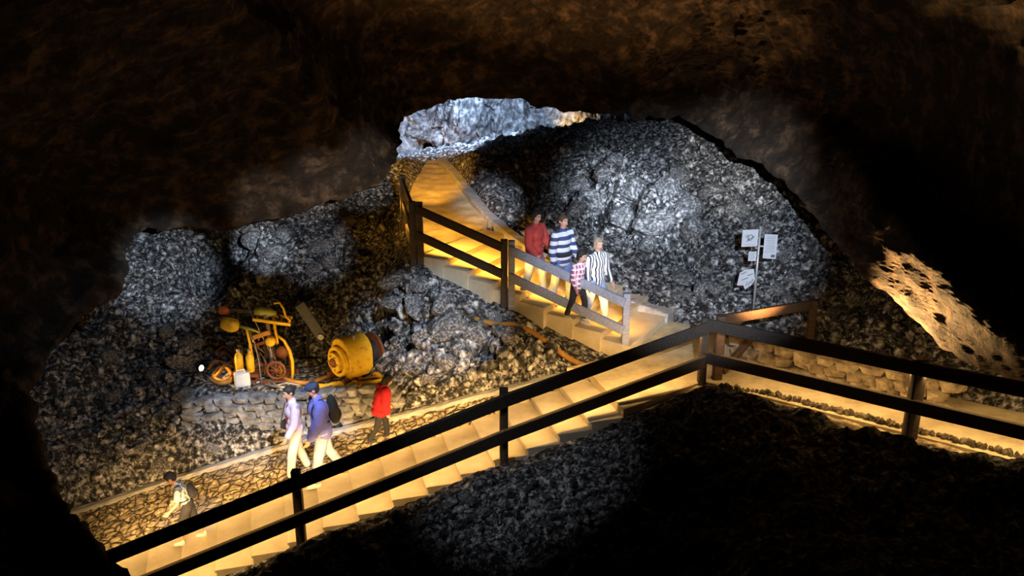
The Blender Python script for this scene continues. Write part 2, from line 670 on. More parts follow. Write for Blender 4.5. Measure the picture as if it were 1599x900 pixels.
for a in [(60, 700, 15.2), (200, 680, 16.2), (60, 580, 17), (200, 580, 17.8), (300, 640, 16.4), (130, 490, 18.5), (250, 500, 18.8),
          (200, 420, 19.5), (320, 470, 18.8), (215, 360, 21), (340, 350, 21.5), (300, 430, 19.8), (0, 640, 16), (0, 480, 19), (90, 380, 21),
          (310, 600, 16.9), (450, 604, 16.9), (590, 600, 16.9), (330, 560, 17.9), (450, 560, 18.2), (560, 560, 18.2),
          (310, 668, 16.1), (450, 672, 16.3), (600, 655, 16.2),
          (380, 500, 18.9), (450, 470, 19.4), (560, 470, 19.3), (420, 400, 20.5), (520, 390, 20.5), (600, 330, 21.5), (450, 345, 21.5),
          (560, 300, 23), (350, 430, 20.6), (250, 330, 23), (400, 320, 24), (520, 280, 25),
          (620, 430, 18.8), (600, 500, 18.3), (635, 400, 18.7), (700, 475, 17.5), (660, 560, 16.8), (700, 540, 16.9), (780, 525, 16.5),
          (850, 555, 15.8), (640, 620, 16), (770, 590, 15.7),
          (760, 330, 20.9), (850, 395, 19.6), (940, 450, 18.8), (1050, 490, 18.2), (1150, 495, 18), (1300, 520, 17), (1400, 560, 15.6),
          (1500, 600, 14.2), (780, 290, 22.5), (900, 340, 21.3), (900, 280, 23), (1000, 400, 20), (1000, 300, 22.5), (1000, 230, 24.5),
          (1100, 420, 19.5), (1100, 330, 21.5), (1100, 250, 23.5), (1200, 400, 19.3), (1200, 300, 21), (1300, 430, 18), (1300, 360, 19),
          (1400, 480, 16.5), (1450, 430, 17), (1550, 520, 15), (1400, 330, 20), (1600, 420, 17), (1700, 520, 15),
          (720, 240, 27), (840, 203, 27.5), (950, 190, 27.5), (1050, 185, 27), (1150, 215, 25), (1250, 230, 25),
          (900, 228, 31), (700, 256, 32), (1050, 200, 31), (640, 257, 27), (560, 250, 28), (640, 266, 33), (480, 250, 30),
          (974, 665, 13.9), (864, 712, 13.5), (762, 755, 13.2), (660, 812, 12.9), (550, 860, 12.6), (450, 900, 12.4),
          (800, 850, 12.2), (700, 900, 12.1), (900, 800, 12.4), (1000, 700, 13), (1000, 850, 11.5), (1000, 1000, 10.5), (800, 1000, 11),
          (600, 1000, 11.5), (400, 980, 11.9), (250, 1000, 12), (100, 950, 12.5),
          (1090, 634, 13.7), (1230, 702, 12.6), (1350, 775, 11.4), (1480, 860, 10.4), (1599, 930, 9.6), (1720, 1000, 9.0),
          (1150, 775, 11.6), (1300, 865, 10.2), (1200, 900, 10), (1400, 950, 9), (1550, 1010, 8.4), (1700, 1060, 8), (1300, 1100, 8.5), (1000, 1200, 9),
          (1200, 560, 15.6), (1350, 600, 14), (1500, 660, 12.6), (1600, 690, 11.6), (1700, 640, 12.5), (1800, 720, 11)]:
    C(*a)
curb_px = [(60, 822), (120, 801), (300, 743), (450, 697), (560, 668), (650, 646), (760, 618), (885, 588)]
curb_low = [ramp_hit(*q) for q in curb_px]
for q in curb_low:
    ctl.append((q.x, q.y, q.z + .02))
for k_ in range(7):
    q = U0 + UU * (ULEN * (.08 + .92 * k_ / 6)) - VV * .22
    ctl.append((q.x, q.y, ZL + 8 * RISE * (.08 + .92 * k_ / 6) - .30))
ctl = np.array(ctl)

curb_up = [PZ(1046, 500, -6.10), PZ(1000, 484, -6.0), PZ(940, 462, -5.85), PZ(850, 410, -5.4), PZ(800, 375, -5.1), PZ(760, 340, -4.9), PZ(728, 300, -4.82),
           PZ(706, 272, -4.72), PZ(690, 255, -4.66)]


def rbf_solve(c):
    n = len(c)
    A = np.zeros((n + 3, n + 3))
    A[:n, :n] = np.linalg.norm(c[:, None, :2] - c[None, :, :2], axis=2) - np.eye(n) * .05
    A[:n, n] = 1
    A[:n, n + 1:] = c[:, :2]
    A[n:, :n] = A[:n, n:].T
    b = np.zeros(n + 3)
    b[:n] = c[:, 2]
    return np.linalg.solve(A, b)


rw = rbf_solve(ctl)


def rbf(xy):
    out = np.empty(len(xy))
    for s in range(0, len(xy), 20000):
        q = xy[s:s + 20000]
        out[s:s + 20000] = np.linalg.norm(q[:, None] - ctl[None, :, :2], axis=2) @ rw[:-3] + rw[-3] + q @ rw[-2:]
    return out


def poly_dist(xy, poly):
    """signed distance to a polygon, negative inside"""
    d = np.full(len(xy), 1e9)
    ins = np.zeros(len(xy), bool)
    n = len(poly)
    for i in range(n):
        a = np.array(poly[i][:2])
        b = np.array(poly[(i + 1) % n][:2])
        e = b - a
        w = xy - a
        h = np.clip((w @ e) / (e @ e), 0, 1)
        d = np.minimum(d, np.linalg.norm(w - h[:, None] * e, axis=1))
        c = (a[1] > xy[:, 1]) != (b[1] > xy[:, 1])
        xi = a[0] + (xy[:, 1] - a[1]) / (b[1] - a[1] + 1e-12) * e[0]
        ins ^= c & (xy[:, 0] < xi)
    return np.where(ins, -d, d)


S_END = S0 - U * (TREAD * NSTEP)
back_low = [S0 + V * WIDTH, S_END + V * WIDTH]
stair_poly = [S0, S0 + V * WIDTH, S_END + V * WIDTH, S_END]
cob_poly = [S0 + V * (WIDTH - .02)] + [Vector((q.x, q.y, 0)) for q in reversed(curb_low)] + [S_END + V * WIDTH]
land_far = [PZ(1046, 502, ZL), PZ(1110, 512, ZL)]
RF0 = J + RN * 1.7
RF2 = R2 + RN * 1.7
landing_poly = [S0, J, RF0, land_far[1], land_far[0], U0 + VV * 2.3, U0, curb_low[-1], S0 + V * WIDTH]
ramp_poly = [J, R2, RF2, RF0]
up_poly = [U0, U1, U1 + VV * 2.4, U0 + VV * 2.3]
left_up = [U1, PZ(633, 352, -4.9), PZ(642, 296, -4.8), PZ(659, 266, -4.68), PZ(668, 250, -4.6)]
trail_poly = [Vector((q.x, q.y, 0)) for q in left_up] + [curb_up[8], curb_up[7], curb_up[6], curb_up[5], U1 + VV * 2.4]


def surf_stair(xy):
    return S0.z + ((xy - np.array(S0[:2])) @ np.array(U[:2])) * SLOPE


def surf_ramp(xy):
    r = np.array(RD[:2])
    return J.z + ((xy - np.array(J[:2])) @ r) / (r @ r) * RD.z


def surf_up(xy):
    return ZL + np.clip((xy - np.array(U0[:2])) @ np.array(UU[:2]), 0, ULEN) * (8 * RISE / ULEN)


tr_ctl = np.array([(q.x, q.y, q.z) for q in left_up] + [(q.x, q.y, q.z) for q in curb_up[5:]] + [tuple((U1 + VV * 2.4))])


def surf_trail(xy):
    d = np.linalg.norm(xy[:, None] - tr_ctl[None, :, :2], axis=2) + .05
    w = d ** -2.5
    return (w * tr_ctl[None, :, 2]).sum(1) / w.sum(1)


SURF = [(stair_poly, surf_stair, .32, .1), (cob_poly, surf_stair, .2, .3), (landing_poly, lambda q: np.full(len(q), ZL), .12, .35),
        (ramp_poly, surf_ramp, .12, .5), (up_poly, surf_up, .24, .25), (trail_poly, surf_trail, .1, .4)]


def ground_base(xy):
    z = rbf(xy)
    for poly, fn, sink, reach in SURF:
        d = poly_dist(xy, poly)
        tgt = fn(xy) - sink
        w = np.clip(1 - d / reach, 0, 1)
        w = w * w * (3 - 2 * w)
        w = np.where(d < 0.04, 1, w)
        z = np.where(z > tgt, z * (1 - w) + tgt * w, z)
        z = np.where((z < tgt) & (d < .5) & (d > -9), z * (1 - .8 * w) + tgt * .8 * w, z)
    return z


def path_gap(xy):
    d = np.full(len(xy), 9.)
    for poly, *_ in SURF:
        d = np.minimum(d, poly_dist(xy, poly))
    return d


def ground_rough(p3, gap):
    q = p3 * 1.0
    r = .34 * fbm(q * .55, 4, 1) + .10 * ridged(q * 1.1, 4, 5)
    f1, f2, cid = voronoi(q * 2.2 + .3 * np.stack([perlin(q * 2, 31), perlin(q * 2, 32), perlin(q * 2, 33)], 1), 3)
    r += .20 * np.clip(.62 - f1, 0, 1) * (.3 + 1.4 * cid)
    f1, f2, cid = voronoi(q * 5.5, 4)
    r += .095 * np.clip(.62 - f1, 0, 1) * (.2 + 1.6 * cid)
    f1, f2, cid = voronoi(q * 11, 6)
    r += .04 * np.clip(.6 - f1, 0, 1) * (.2 + 1.6 * cid)
    m = np.clip((gap - .02) / .6, 0, 1)
    return r * (.06 + .94 * m)


xs = np.linspace(-13.5, 13.5, 600)
ys = 7.0 + (np.linspace(0, 1, 520) ** 1.12) * 27.5
XX, YY = np.meshgrid(xs, ys)
xy = np.stack([XX.ravel(), YY.ravel()], 1)
zb = ground_base(xy)
gap = path_gap(xy)
p3 = np.column_stack([xy, zb])
rr = ground_rough(p3, gap)
# ledge for the machines stays flatter
lx = P(450, 585, 17.4)
flat = np.clip(1 - ((xy[:, 0] - lx.x) ** 2 / 3.4 + (xy[:, 1] - lx.y) ** 2 / 1.0), 0, 1)
# hollows (+) and outcrops (-) seen on the slopes: column, row, half width, half height, depth
fw_ = xy[:, 1] * CS - zb * SN
vpx = 799.5 + F * xy[:, 0] / fw_
vpy = 450 - F * (xy[:, 1] * SN + zb * CS) / fw_
for hx_, hy_, ha, hb_, hd_ in [(935, 328, 16, 20, .6), (985, 340, 13, 22, .6), (1052, 392, 30, 26, .9), (1085, 430, 22, 18, .6), (888, 300, 14, 30, .5), (830, 300, 20, 26, .4),
                              (322, 428, 36, 40, .9), (368, 372, 20, 30, .9), (590, 500, 20, 45, .7), (640, 520, 12, 30, .5), (470, 440, 24, 20, .5), (610, 350, 20, 40, .5),
                              (960, 298, 30, 22, -.5), (1015, 352, 28, 18, -.45), (905, 340, 20, 16, -.4), (1050, 320, 30, 18, -.35), (418, 385, 18, 36, -.5),
                              (700, 495, 40, 36, -.35), (1130, 330, 30, 20, -.3), (1160, 440, 20, 14, .3), (260, 400, 30, 30, -.3), (760, 540, 24, 20, .4)]:
    e_ = ((vpx - hx_) / ha) ** 2 + ((vpy - hy_) / hb_) ** 2
    rr -= hd_ * np.exp(-e_ * e_) * np.clip(gap / .5, 0, 1)
zz = zb + rr * (1 - .85 * flat)
jx = .09 * fbm(p3 * 3, 3, 11) * np.clip(gap, 0, 1)
jy = .09 * fbm(p3 * 3, 3, 12) * np.clip(gap, 0, 1)
GX = np.stack([XX + jx.reshape(XX.shape), YY + jy.reshape(XX.shape), zz.reshape(XX.shape)], -1)
ground_me = grid_mesh('floor', GX, M['rock'], smooth=False)
tag(link('floor', ground_me, None), 'grey rubble ground of the cavern floor and mounds', None, None, 'structure')


def gz(x, y):
    """height of the ground at x, y"""
    fx = np.interp(x, xs, np.arange(len(xs)))
    fy = np.interp(y, ys, np.arange(len(ys)))
    i, k = int(min(fy, len(ys) - 2)), int(min(fx, len(xs) - 2))
    a, b = fy - i, fx - k
    z = GX[..., 2]
    return (z[i, k] * (1 - a) * (1 - b) + z[i + 1, k] * a * (1 - b) + z[i, k + 1] * (1 - a) * b + z[i + 1, k + 1] * a * b)


bvh_ground = BVHTree.FromPolygons([v.co[:] for v in ground_me.vertices], [p.vertices[:] for p in ground_me.polygons])


def hit(px, py):
    d = RAY(px, py).normalized()
    h = bvh_ground.ray_cast(Vector((0, 0, 0)), d, 60)
    return h[0]


# ------------------------------------------------------------------ the near vault: ceiling and side walls round the opening
rim = [(300, 1010, 10.8), (240, 945, 11.0), (185, 893, 11.2), (120, 815, 11.6), (72, 745, 12), (45, 655, 12.8), (60, 575, 14), (130, 492, 15.5), (183, 448, 16.5), (213, 362, 18),
       (345, 345, 18.5), (480, 318, 19), (590, 283, 19.5), (618, 232, 21), (625, 190, 23), (660, 165, 24), (720, 152, 24), (800, 150, 24),
       (850, 166, 24), (950, 176, 23.5), (1040, 174, 22), (1130, 218, 20), (1205, 262, 18), (1262, 325, 16), (1330, 405, 14.5),
       (1400, 470, 13.5), (1480, 545, 12.6), (1560, 580, 11.8), (1660, 610, 11), (1800, 640, 10)]
dist_o = [260, 120, 35, 0, 40, 100, 145, 260, 450, 750, 1200]
fac_g = [None, None, None, 1, .98, .94, .9, .79, .62, .5, .4]
fac_r = [None, None, None, 1, .955, .9, .93, .84, .66, .52, .42]
add_t = [5, 1.6, .6]
nr = len(rim)
cols = []
for i, (px, py, t) in enumerate(rim):
    a, b = rim[max(i - 1, 0)], rim[min(i + 1, nr - 1)]
    tx, ty = b[0] - a[0], b[1] - a[1]
    L = math.hypot(tx, ty)
    n1 = (ty / L, -tx / L)
    cx, cy = px - 760, py - 470
    L = math.hypot(cx, cy)
    n2 = (cx / L, cy / L)
    ox, oy = .35 * n1[0] + .65 * n2[0], .35 * n1[1] + .65 * n2[1]
    L = math.hypot(ox, oy)
    ox, oy = ox / L, oy / L
    rgt = np.clip((i - 21) / 2, 0, 1)
    col = []
    for k, d in enumerate(dist_o):
        tt = t + add_t[k] if k < 3 else t * (fac_g[k] * (1 - rgt) + fac_r[k] * rgt)
        col.append(tuple(P(px + ox * d, py + oy * d, tt)))
    cols.append(col)
A = np.array(cols)
A = catmull(A, 420)
A = catmull(A.transpose(1, 0, 2), 150)
N = normals(A)
q = A.reshape(-1, 3)
# keep the rim itself near its outline, roughen away from it
dd = .42 * fbm(q * .45, 5, 21) + .17 * ridged(q * np.array([.8, .8, 1.6]), 5, 25)
f1, f2, cid = voronoi(q * np.array([.9, .9, 1.5]), 27)
dd += .22 * (cid - .5) * np.clip((f2 - f1) * 4, 0, 1)
f1, f2, cid = voronoi(q * 2.6, 28)
dd += .10 * (cid - .5) * np.clip((f2 - f1) * 4, 0, 1) + .05 * fbm(q * 5, 3, 29)
# facing: displacement towards the viewer is +
sgn = np.sign((N.reshape(-1, 3) * -q).sum(1)).reshape(A.shape[:2])
amp = .8 - .45 * np.clip((np.linspace(0, 1, 420) - .72) / .06, 0, 1)[None, :]
A2 = A + N * (sgn * dd.reshape(A.shape[:2]) * amp)[..., None]
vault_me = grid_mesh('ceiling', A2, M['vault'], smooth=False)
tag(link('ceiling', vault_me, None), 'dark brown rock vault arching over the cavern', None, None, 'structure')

# ------------------------------------------------------------------ far chamber wall
pxs = [420, 520, 600, 660, 720, 780, 840, 900, 970, 1060, 1200]
pys = [20, 90, 140, 180, 215, 250, 290]
tt = np.array([29, 28.5, 29, 30.5, 30, 30.5, 31.5, 32, 32.5, 33, 33])
A = np.array([[tuple(P(x, y, tt[i] + (-2.5 if k == 0 else -.8 if k == 1 else 0) + .6 * math.sin(i * 2.1 + k))) for i, x in enumerate(pxs)] for k, y in enumerate(pys)])
A = catmull(A, 110)
A = catmull(A.transpose(1, 0, 2), 260).transpose(1, 0, 2)
q = A.reshape(-1, 3)
dd = .55 * ridged(q * np.array([.55, .55, .25]), 5, 41) + .3 * fbm(q * .8, 4, 42)
f1, f2, cid = voronoi(q * np.array([1.8, 1.8, .9]), 43)
dd += .25 * (cid - .5)
# the narrow dark passage at the end of the path
dr = q / q[:, 1:2]
cpx = 799.5 + F * (dr[:, 0] / (CS - dr[:, 2] * SN))
cpy = 450 - F * ((SN + dr[:, 2] * CS) / (CS - dr[:, 2] * SN))
slot = (np.abs(cpx - 669) < 6 + (cpy - 225) * .12) & (cpy > 222) & (cpy < 262)
B = q.copy()
B[:, 1] -= dd
B[slot] += (B[slot] / np.linalg.norm(B[slot], axis=1)[:, None]) * 3.0
wb = grid_mesh('wall_back', B.reshape(A.shape), M['chamber'], smooth=False)
tag(link('wall_back', wb, None), 'blue-grey rock wall of the far chamber', None, None, 'structure')

# ------------------------------------------------------------------ rubble and boulders
def rock_mesh(name, sub, seed, squash=(1, .85, .7), rough=.35):
    bm = bmesh.new()
    bmesh.ops.create_icosphere(bm, subdivisions=sub, radius=1)
    v = np.array([x.co[:] for x in bm.verts])
    n = v / np.linalg.norm(v, axis=1)[:, None]
    # cut facets: clip by random planes
    r = np.random.default_rng(seed)
    for k in range(9):
        d = r.normal(size=3)
        d /= np.linalg.norm(d)
        h = .6 + .3 * r.random()
        s = v @ d
        v = v - np.where(s > h, s - h, 0)[:, None] * d * .92
    v = v * (1 + rough * fbm(n * 1.6 + seed * 3.1, 3, seed % 20)[:, None] * .8)
    v = v * np.array(squash)
    for x, c in zip(bm.verts, v):
        x.co = c
    me = bpy.data.meshes.new(name)
    bm.to_mesh(me)
    bm.free()
    return me


def mesh_arrays(me):
    v = np.empty(len(me.vertices) * 3)
    me.vertices.foreach_get('co', v)
    f = np.array([p.vertices[:] for p in me.polygons])
    return v.reshape(-1, 3), f


TEMPL = [mesh_arrays(rock_mesh('tmp', 1, s)) for s in range(10)]
for m_ in [m for m in bpy.data.meshes if m.name.startswith('tmp')]:
    bpy.data.meshes.remove(m_)


def scatter(name, pts, sizes, mat, label, seed=1):
    """loose rubble that nobody could count"""
    r = np.random.default_rng(seed)
    vs, fs = [], []
    o = 0
    for p, s in zip(pts, sizes):
        tv, tf = TEMPL[r.integers(len(TEMPL))]
        qn = r.normal(size=4)
        qn /= np.linalg.norm(qn)
        w, x, y, z = qn
        R = np.array([[1 - 2 * (y * y + z * z), 2 * (x * y - z * w), 2 * (x * z + y * w)], [2 * (x * y + z * w), 1 - 2 * (x * x + z * z), 2 * (y * z - x * w)],
                      [2 * (x * z - y * w), 2 * (y * z + x * w), 1 - 2 * (x * x + y * y)]])
        vs.append((tv * s) @ R.T + p)
        fs.append(tf + o)
        o += len(tv)
    v = np.concatenate(vs)
    f = np.concatenate(fs)
    me = bpy.data.meshes.new(name)
    me.vertices.add(len(v))
    me.vertices.foreach_set('co', v.reshape(-1).astype(np.float32))
    me.loops.add(f.size)
    me.loops.foreach_set('vertex_index', f.reshape(-1).astype(np.int32))
    me.polygons.add(len(f))
    me.polygons.foreach_set('loop_start', (np.arange(len(f)) * 3).astype(np.int32))
    me.polygons.foreach_set('use_smooth', np.zeros(len(f), bool))
    me.update(calc_edges=True)
    ob = link(name, me, mat)
    tag(ob, label, 'rubble', None, 'stuff')
    return ob


def scatter_region(name, poly_px, n, smin, smax, mat, label, seed, clear=.1):
    """stones dropped where rays through a patch of the slope land"""
    r = np.random.default_rng(seed)
    pp = np.array(poly_px, float)
    lo, hi = pp.min(0), pp.max(0)
    pts, sz = [], []
    tries = 0
    while len(pts) < n and tries < n * 6:
        tries += 1
        c = lo + r.random(2) * (hi - lo)
        if poly_dist(c[None], poly_px)[0] > 0:
            continue
        h = hit(*c)
        if h is None:
            continue
        xy1 = np.array([[h.x + r.normal() * .05, h.y + r.normal() * .05]])
        s = smin * (smax / smin) ** (r.random() ** 2.2)
        if path_gap(xy1)[0] < clear + s:
            continue
        pts.append(np.array([xy1[0, 0], xy1[0, 1], gz(*xy1[0]) + s * .25]))
        sz.append(s)
    return scatter(name, pts, sz, mat, label, seed)


HILL = [(700, 262), (850, 215), (1050, 195), (1250, 290), (1480, 540), (1400, 590), (1160, 520), (1040, 495), (940, 455), (850, 400), (770, 335)]
LEFT = [(60, 560), (130, 480), (220, 360), (350, 345), (620, 290), (640, 400), (500, 470), (330, 470), (290, 560), (262, 700), (120, 790), (60, 740)]
MIDDLE = [(600, 420), (660, 405), (720, 460), (850, 530), (900, 575), (690, 622), (640, 600), (600, 540), (590, 470)]
FRONT = [(360, 900), (560, 830), (770, 745), (980, 650), (1080, 630), (1180, 700), (1000, 900)]
scatter_region('rubble', HILL, 2600, .035, .2, M['stone'], 'loose grey rubble on the mound behind the signpost', 1)
scatter_region('rubble', LEFT, 1700, .035, .16, M['stone'], 'loose grey rubble on the slope round the yellow machines', 2)
scatter_region('rubble', MIDDLE, 700, .035, .2, M['stone'], 'loose pale rubble below the upper steps', 3)
scatter_region('rubble', FRONT, 1900, .025, .1, M['stone'], 'dim loose gravel on the slope in front of the long stair', 4)

BOULD = [rock_mesh('boulder', 3, 50 + k) for k in range(6)]
for m_ in BOULD:
    m_.materials.append(M['boulder'])


def boulders(spots, label, group, seed):
    r = random.Random(seed)
    for k, (px, py, s) in enumerate(spots):
        h = hit(px, py)
        if h is None:
            continue
        o = bpy.data.objects.new('boulder', BOULD[r.randrange(6)])
        COL.objects.link(o)
        o.location = (h.x, h.y, gz(h.x, h.y) + s * .12)
        o.scale = (s * r.uniform(.85, 1.3), s * r.uniform(.8, 1.1), s * r.uniform(.75, 1.15))
        o.rotation_euler = (r.uniform(-.5, .5), r.uniform(-.5, .5), r.uniform(0, 6.28))
        tag(o, label, 'boulder', group)


boulders([(905, 290, .35), (940, 275, .4), (985, 300, .5), (1040, 300, .45), (1075, 330, .4), (930, 320, .4), (970, 345, .45), (1020, 355, .5), (1010, 385, .3),
          (870, 300, .3), (960, 255, .3), (1060, 275, .35), (1110, 300, .3), (1150, 330, .3), (1190, 360, .3), (1230, 400, .3), (900, 330, .3), (1085, 365, .4)],
         'jagged pale boulder in the rock pile above the group of four visitors', 'boulders of the rock pile', 1)
boulders([(1105, 430, .22), (1065, 440, .35), (1060, 470, .25), (1100, 455, .25), (1135, 400, .2)], 'dark grey boulder on the ground beside the signpost', 'boulders by the signpost', 2)
boulders([(1120, 458, .2)], 'flat pale boulder standing alone just beside the signpost foot', None, 3)
boulders([(1215, 455, .2), (1240, 440, .25), (1280, 460, .22), (1330, 470, .25), (1300, 490, .2), (1230, 470, .18), (1255, 485, .2)],
         'weathered boulder between the signpost and the brown rock wall', 'boulders at the mound foot', 4)
boulders([(400, 385, .35), (425, 400, .4), (395, 360, .3), (440, 370, .28), (415, 425, .25), (500, 390, .3), (530, 370, .3), (515, 410, .25), (545, 350, .25), (490, 425, .25)],
         'pale boulder jutting from the rock face above the yellow drill', 'boulders above the drill', 5)
boulders([(620, 440, .35), (660, 450, .3), (690, 475, .3), (650, 490, .35), (700, 510, .3), (620, 480, .3), (740, 520, .28), (660, 530, .3), (720, 550, .25), (640, 575, .25), (700, 570, .25),
          (770, 500, .2), (800, 530, .2), (670, 595, .2)], 'broken pale boulder in the heap below the upper steps', 'boulders below the upper steps', 6)
boulders([(285, 570, .3), (290, 620, .25), (270, 640, .2), (240, 590, .2), (300, 540, .3), (260, 520, .2), (180, 620, .2), (220, 700, .2), (250, 730, .2), (170, 560, .2), (330, 702, .16)], 'dim grey boulder on the shadowy slope above the cobbled ramp', 'boulders of the shadowy slope', 7)
boulders([(620, 805, .16), (655, 820, .14), (590, 830, .15), (700, 790, .12), (730, 780, .14), (760, 800, .12), (580, 860, .14), (640, 860, .12)],
         'brownish boulder in the gravel just below the long stair', 'boulders below the long stair', 8)

# ------------------------------------------------------------------ stairs, cobbled ramp, landing, ramp, trail
stair = thing('staircase', S_END + Vector((0, 0, -RISE * NSTEP)), 'long shallow concrete stair running down behind the black handrail', 'stairs')
so = Vector(stair.location)


def box_faces(mb, c8):
    mb.add(c8, [(0, 1, 2, 3), (7, 6, 5, 4), (0, 4, 5, 1), (1, 5, 6, 2), (2, 6, 7, 3), (3, 7, 4, 0)])


def step_block(a, b, across, z, thick, nose=.03):
    """tread from a (nosing end) to b, rounded nosing, returned as a builder"""
    mb = MB()
    d = (b - a).normalized()
    prof = [(0, -thick), (0, -.05), (-nose * .6, -.035), (-nose, -.018), (-nose * .5, -.003), (nose, 0), ((b - a).length, 0), ((b - a).length, -thick)]
    n = len(prof)
    m = 6
    vs = []
    for k in range(m + 1):
        for s, h in prof:
            w = 0.008 * math.sin(k * 1.7 + s * 3)
            vs.append(a + d * s + across * (k / m) + Vector((0, 0, z + h + w * .3)))
    fs = [(k * n + i, k * n + (i + 1) % n, (k + 1) * n + (i + 1) % n, (k + 1) * n + i) for k in range(m) for i in range(n)]
    fs += [tuple(range(n)), tuple(m * n + i for i in range(n - 1, -1, -1))]
    mb.add(vs, fs)
    return mb


for k in range(1, NSTEP + 1):
    a = S0 - U * (TREAD * k) - so
    b = S0 - U * (TREAD * (k - 1) - .04) - so
    a.z = b.z = 0
    jig = random.uniform(-.03, .05)
    a2, b2 = a - V * jig, b - V * jig
    step_block(a2, b2, V * (WIDTH + jig), ZL - RISE * k - so.z, .5).build('step', M['tread'], stair)

# cobbled ramp: dense sheet with thickness
rows, ncol = 60, 300
f_l = np.array([S_END + V * WIDTH + Vector((0, 0, 0)), S0 + V * (WIDTH)])
X = np.zeros((rows, ncol, 3))
cl = np.array([(c.x, c.y) for c in curb_low])
along = (cl - np.array(S0[:2])) @ np.array(U[:2])
over = (cl - np.array(S0[:2])) @ np.array(V[:2])
for k in range(ncol):
    s = -TREAD * NSTEP + (TREAD * NSTEP + .0) * k / (ncol - 1)
    ov = np.interp(s, along, over)
    for i in range(rows):
        v = WIDTH - .05 + (max(ov, WIDTH + .05) - WIDTH + .05) * i / (rows - 1)
        p = S0 + U * s + V * v
        X[i, k] = (p.x, p.y, S0.z + s * SLOPE - .085)
q = X.reshape(-1, 3)
f1, f2, cid = voronoi(q * np.array([6.5, 6.5, .01]), 61)
X[..., 2] += (.03 * np.clip((f2 - f1) * 4, 0, 1) + .02 * (cid - .5) + .025 * fbm(q * 1.2, 3, 62)).reshape(rows, ncol)
# skirt so that the sheet has depth
sk0 = X[:1].copy()
sk0[..., 2] -= .3
sk1 = X[-1:].copy()
sk1[..., 2] -= .3
me = grid_mesh('cobbled_path', np.concatenate([sk0, X, sk1]), M['cobble'], smooth=False)
tag(link('cobbled_path', me, None), 'sloping path of rough tan cobbles behind the stair', None, None, 'structure')


def slab(name, poly, zf, thick, mat, label):
    mb = MB()
    n = len(poly)
    top = [Vector((p[0], p[1], zf(p))) for p in poly]
    bot = [t - Vector((0, 0, thick)) for t in top]
    mb.add(top + bot, [tuple(range(n)), tuple(range(2 * n - 1, n - 1, -1))] + [(i, (i + 1) % n, n + (i + 1) % n, n + i) for i in range(n)])
    me = mb.mesh(name)
    bm = bmesh.new()
    bm.from_mesh(me)
    bmesh.ops.triangulate(bm, faces=[f for f in bm.faces if len(f.verts) > 4])
    bm.to_mesh(me)
    bm.free()
    return tag(link(name, me, mat), label, None, None, 'structure')


slab('landing', landing_poly, lambda p: ZL, .3, M['floor'], 'sandy landing where the stairs meet')
rz = lambda p: float(surf_ramp(np.array([[p[0], p[1]]]))[0])
slab('walkway', [J + RN * .02, R2 + RN * .02, RF2, RF0], lambda p: rz(p) + .012, .35, M['floor'], 'bright sandy walkway behind the handrail')

upst = thing('staircase', U0 + Vector((0, 0, -.02)), 'short flight of wide steps lit orange, climbing to the tunnel path', 'stairs')
uo = Vector(upst.location)
for k in range(1, 9):
    a = U0 + UU * (UT * (k - 1)) - uo
    b = U0 + UU * (UT * k + .06) - uo
    a.z = b.z = 0
    w = 2.32 + .02 * k
    step_block(a - VV * random.uniform(0, .12), b, VV * w, ZL + RISE * k - uo.z, .5).build('step', M['tread'], upst)

# trail beyond
rows, ncol = 90, 40
L_ = catmull(np.array([tuple(v) for v in left_up]), rows)
R_ = catmull(np.array([tuple(U1 + VV * 2.45)] + [tuple(curb_up[k]) for k in (5, 6, 7, 8)]), rows)
X = np.array([[L_[i] * (1 - k / (ncol - 1)) + R_[i] * k / (ncol - 1) for k in range(ncol)] for i in range(rows)])
X[..., 2] += (.05 * fbm(X.reshape(-1, 3) * 2.2, 4, 71)).reshape(rows, ncol) + .03
sk = X[:, :1].copy()
sk[..., 2] -= .4
sk2 = X[:, -1:].copy()
sk2[..., 2] -= .4
me = grid_mesh('path', np.concatenate([sk, X, sk2], 1), M['floor'], smooth=True)
tag(link('path', me, None), 'rough orange-lit path climbing to the far chamber', None, None, 'structure')

# kerbs
def kerb(name, pts, w, h, label, mat, n=60, lift=.0):
    Q = catmull(np.array([tuple(p) for p in pts]), n)
    mb = MB()
    prof = [(-w / 2, -.3), (-w / 2, h - .03), (-w / 2 + .03, h), (w / 2 - .03, h), (w / 2, h - .03), (w / 2, -.3)]
    vs = []
    for i in range(n):
        d = Vector(Q[min(i + 1, n - 1)] - Q[max(i - 1, 0)])
        d.z = 0
        d.normalize()
        s = Vector((-d.y, d.x, 0))
        for a, b in prof:
            vs.append(Vector(Q[i]) + s * (a + random.uniform(-.012, .012)) + Vector((0, 0, b + lift + (random.uniform(-.01, .01) if b > 0 else 0))))
    m = len(prof)
    fs = [(i * m + k, i * m + (k + 1) % m, (i + 1) * m + (k + 1) % m, (i + 1) * m + k) for i in range(n - 1) for k in range(m)]
    fs += [tuple(range(m)), tuple((n - 1) * m + k for k in range(m - 1, -1, -1))]
    mb.add(vs, fs)
    return tag(mb.build(name, mat), label, None, None, 'structure')


kerb('trim_1', curb_up, .26, .16, 'pale concrete kerb curving along the upper steps and path', M['kerb'], 90)
kerb('trim_2', curb_low, .18, .07, 'grey kerb along the top edge of the cobbled path', M['kerb'], 90)


def stone_kerb(name, a, b, n, label, group=None):
    """low edging of rough stones from a to b"""
    pts, sz = [], []
    r = np.random.default_rng(5)
    for k in range(n):
        p = a + (b - a) * ((k + .5) / n)
        pts.append(np.array(p) + np.array([r.normal() * .015, r.normal() * .015, .015]))
        sz.append(.06 + .03 * r.random())
    return scatter(name, pts, sz, M['edging'], label, 11)


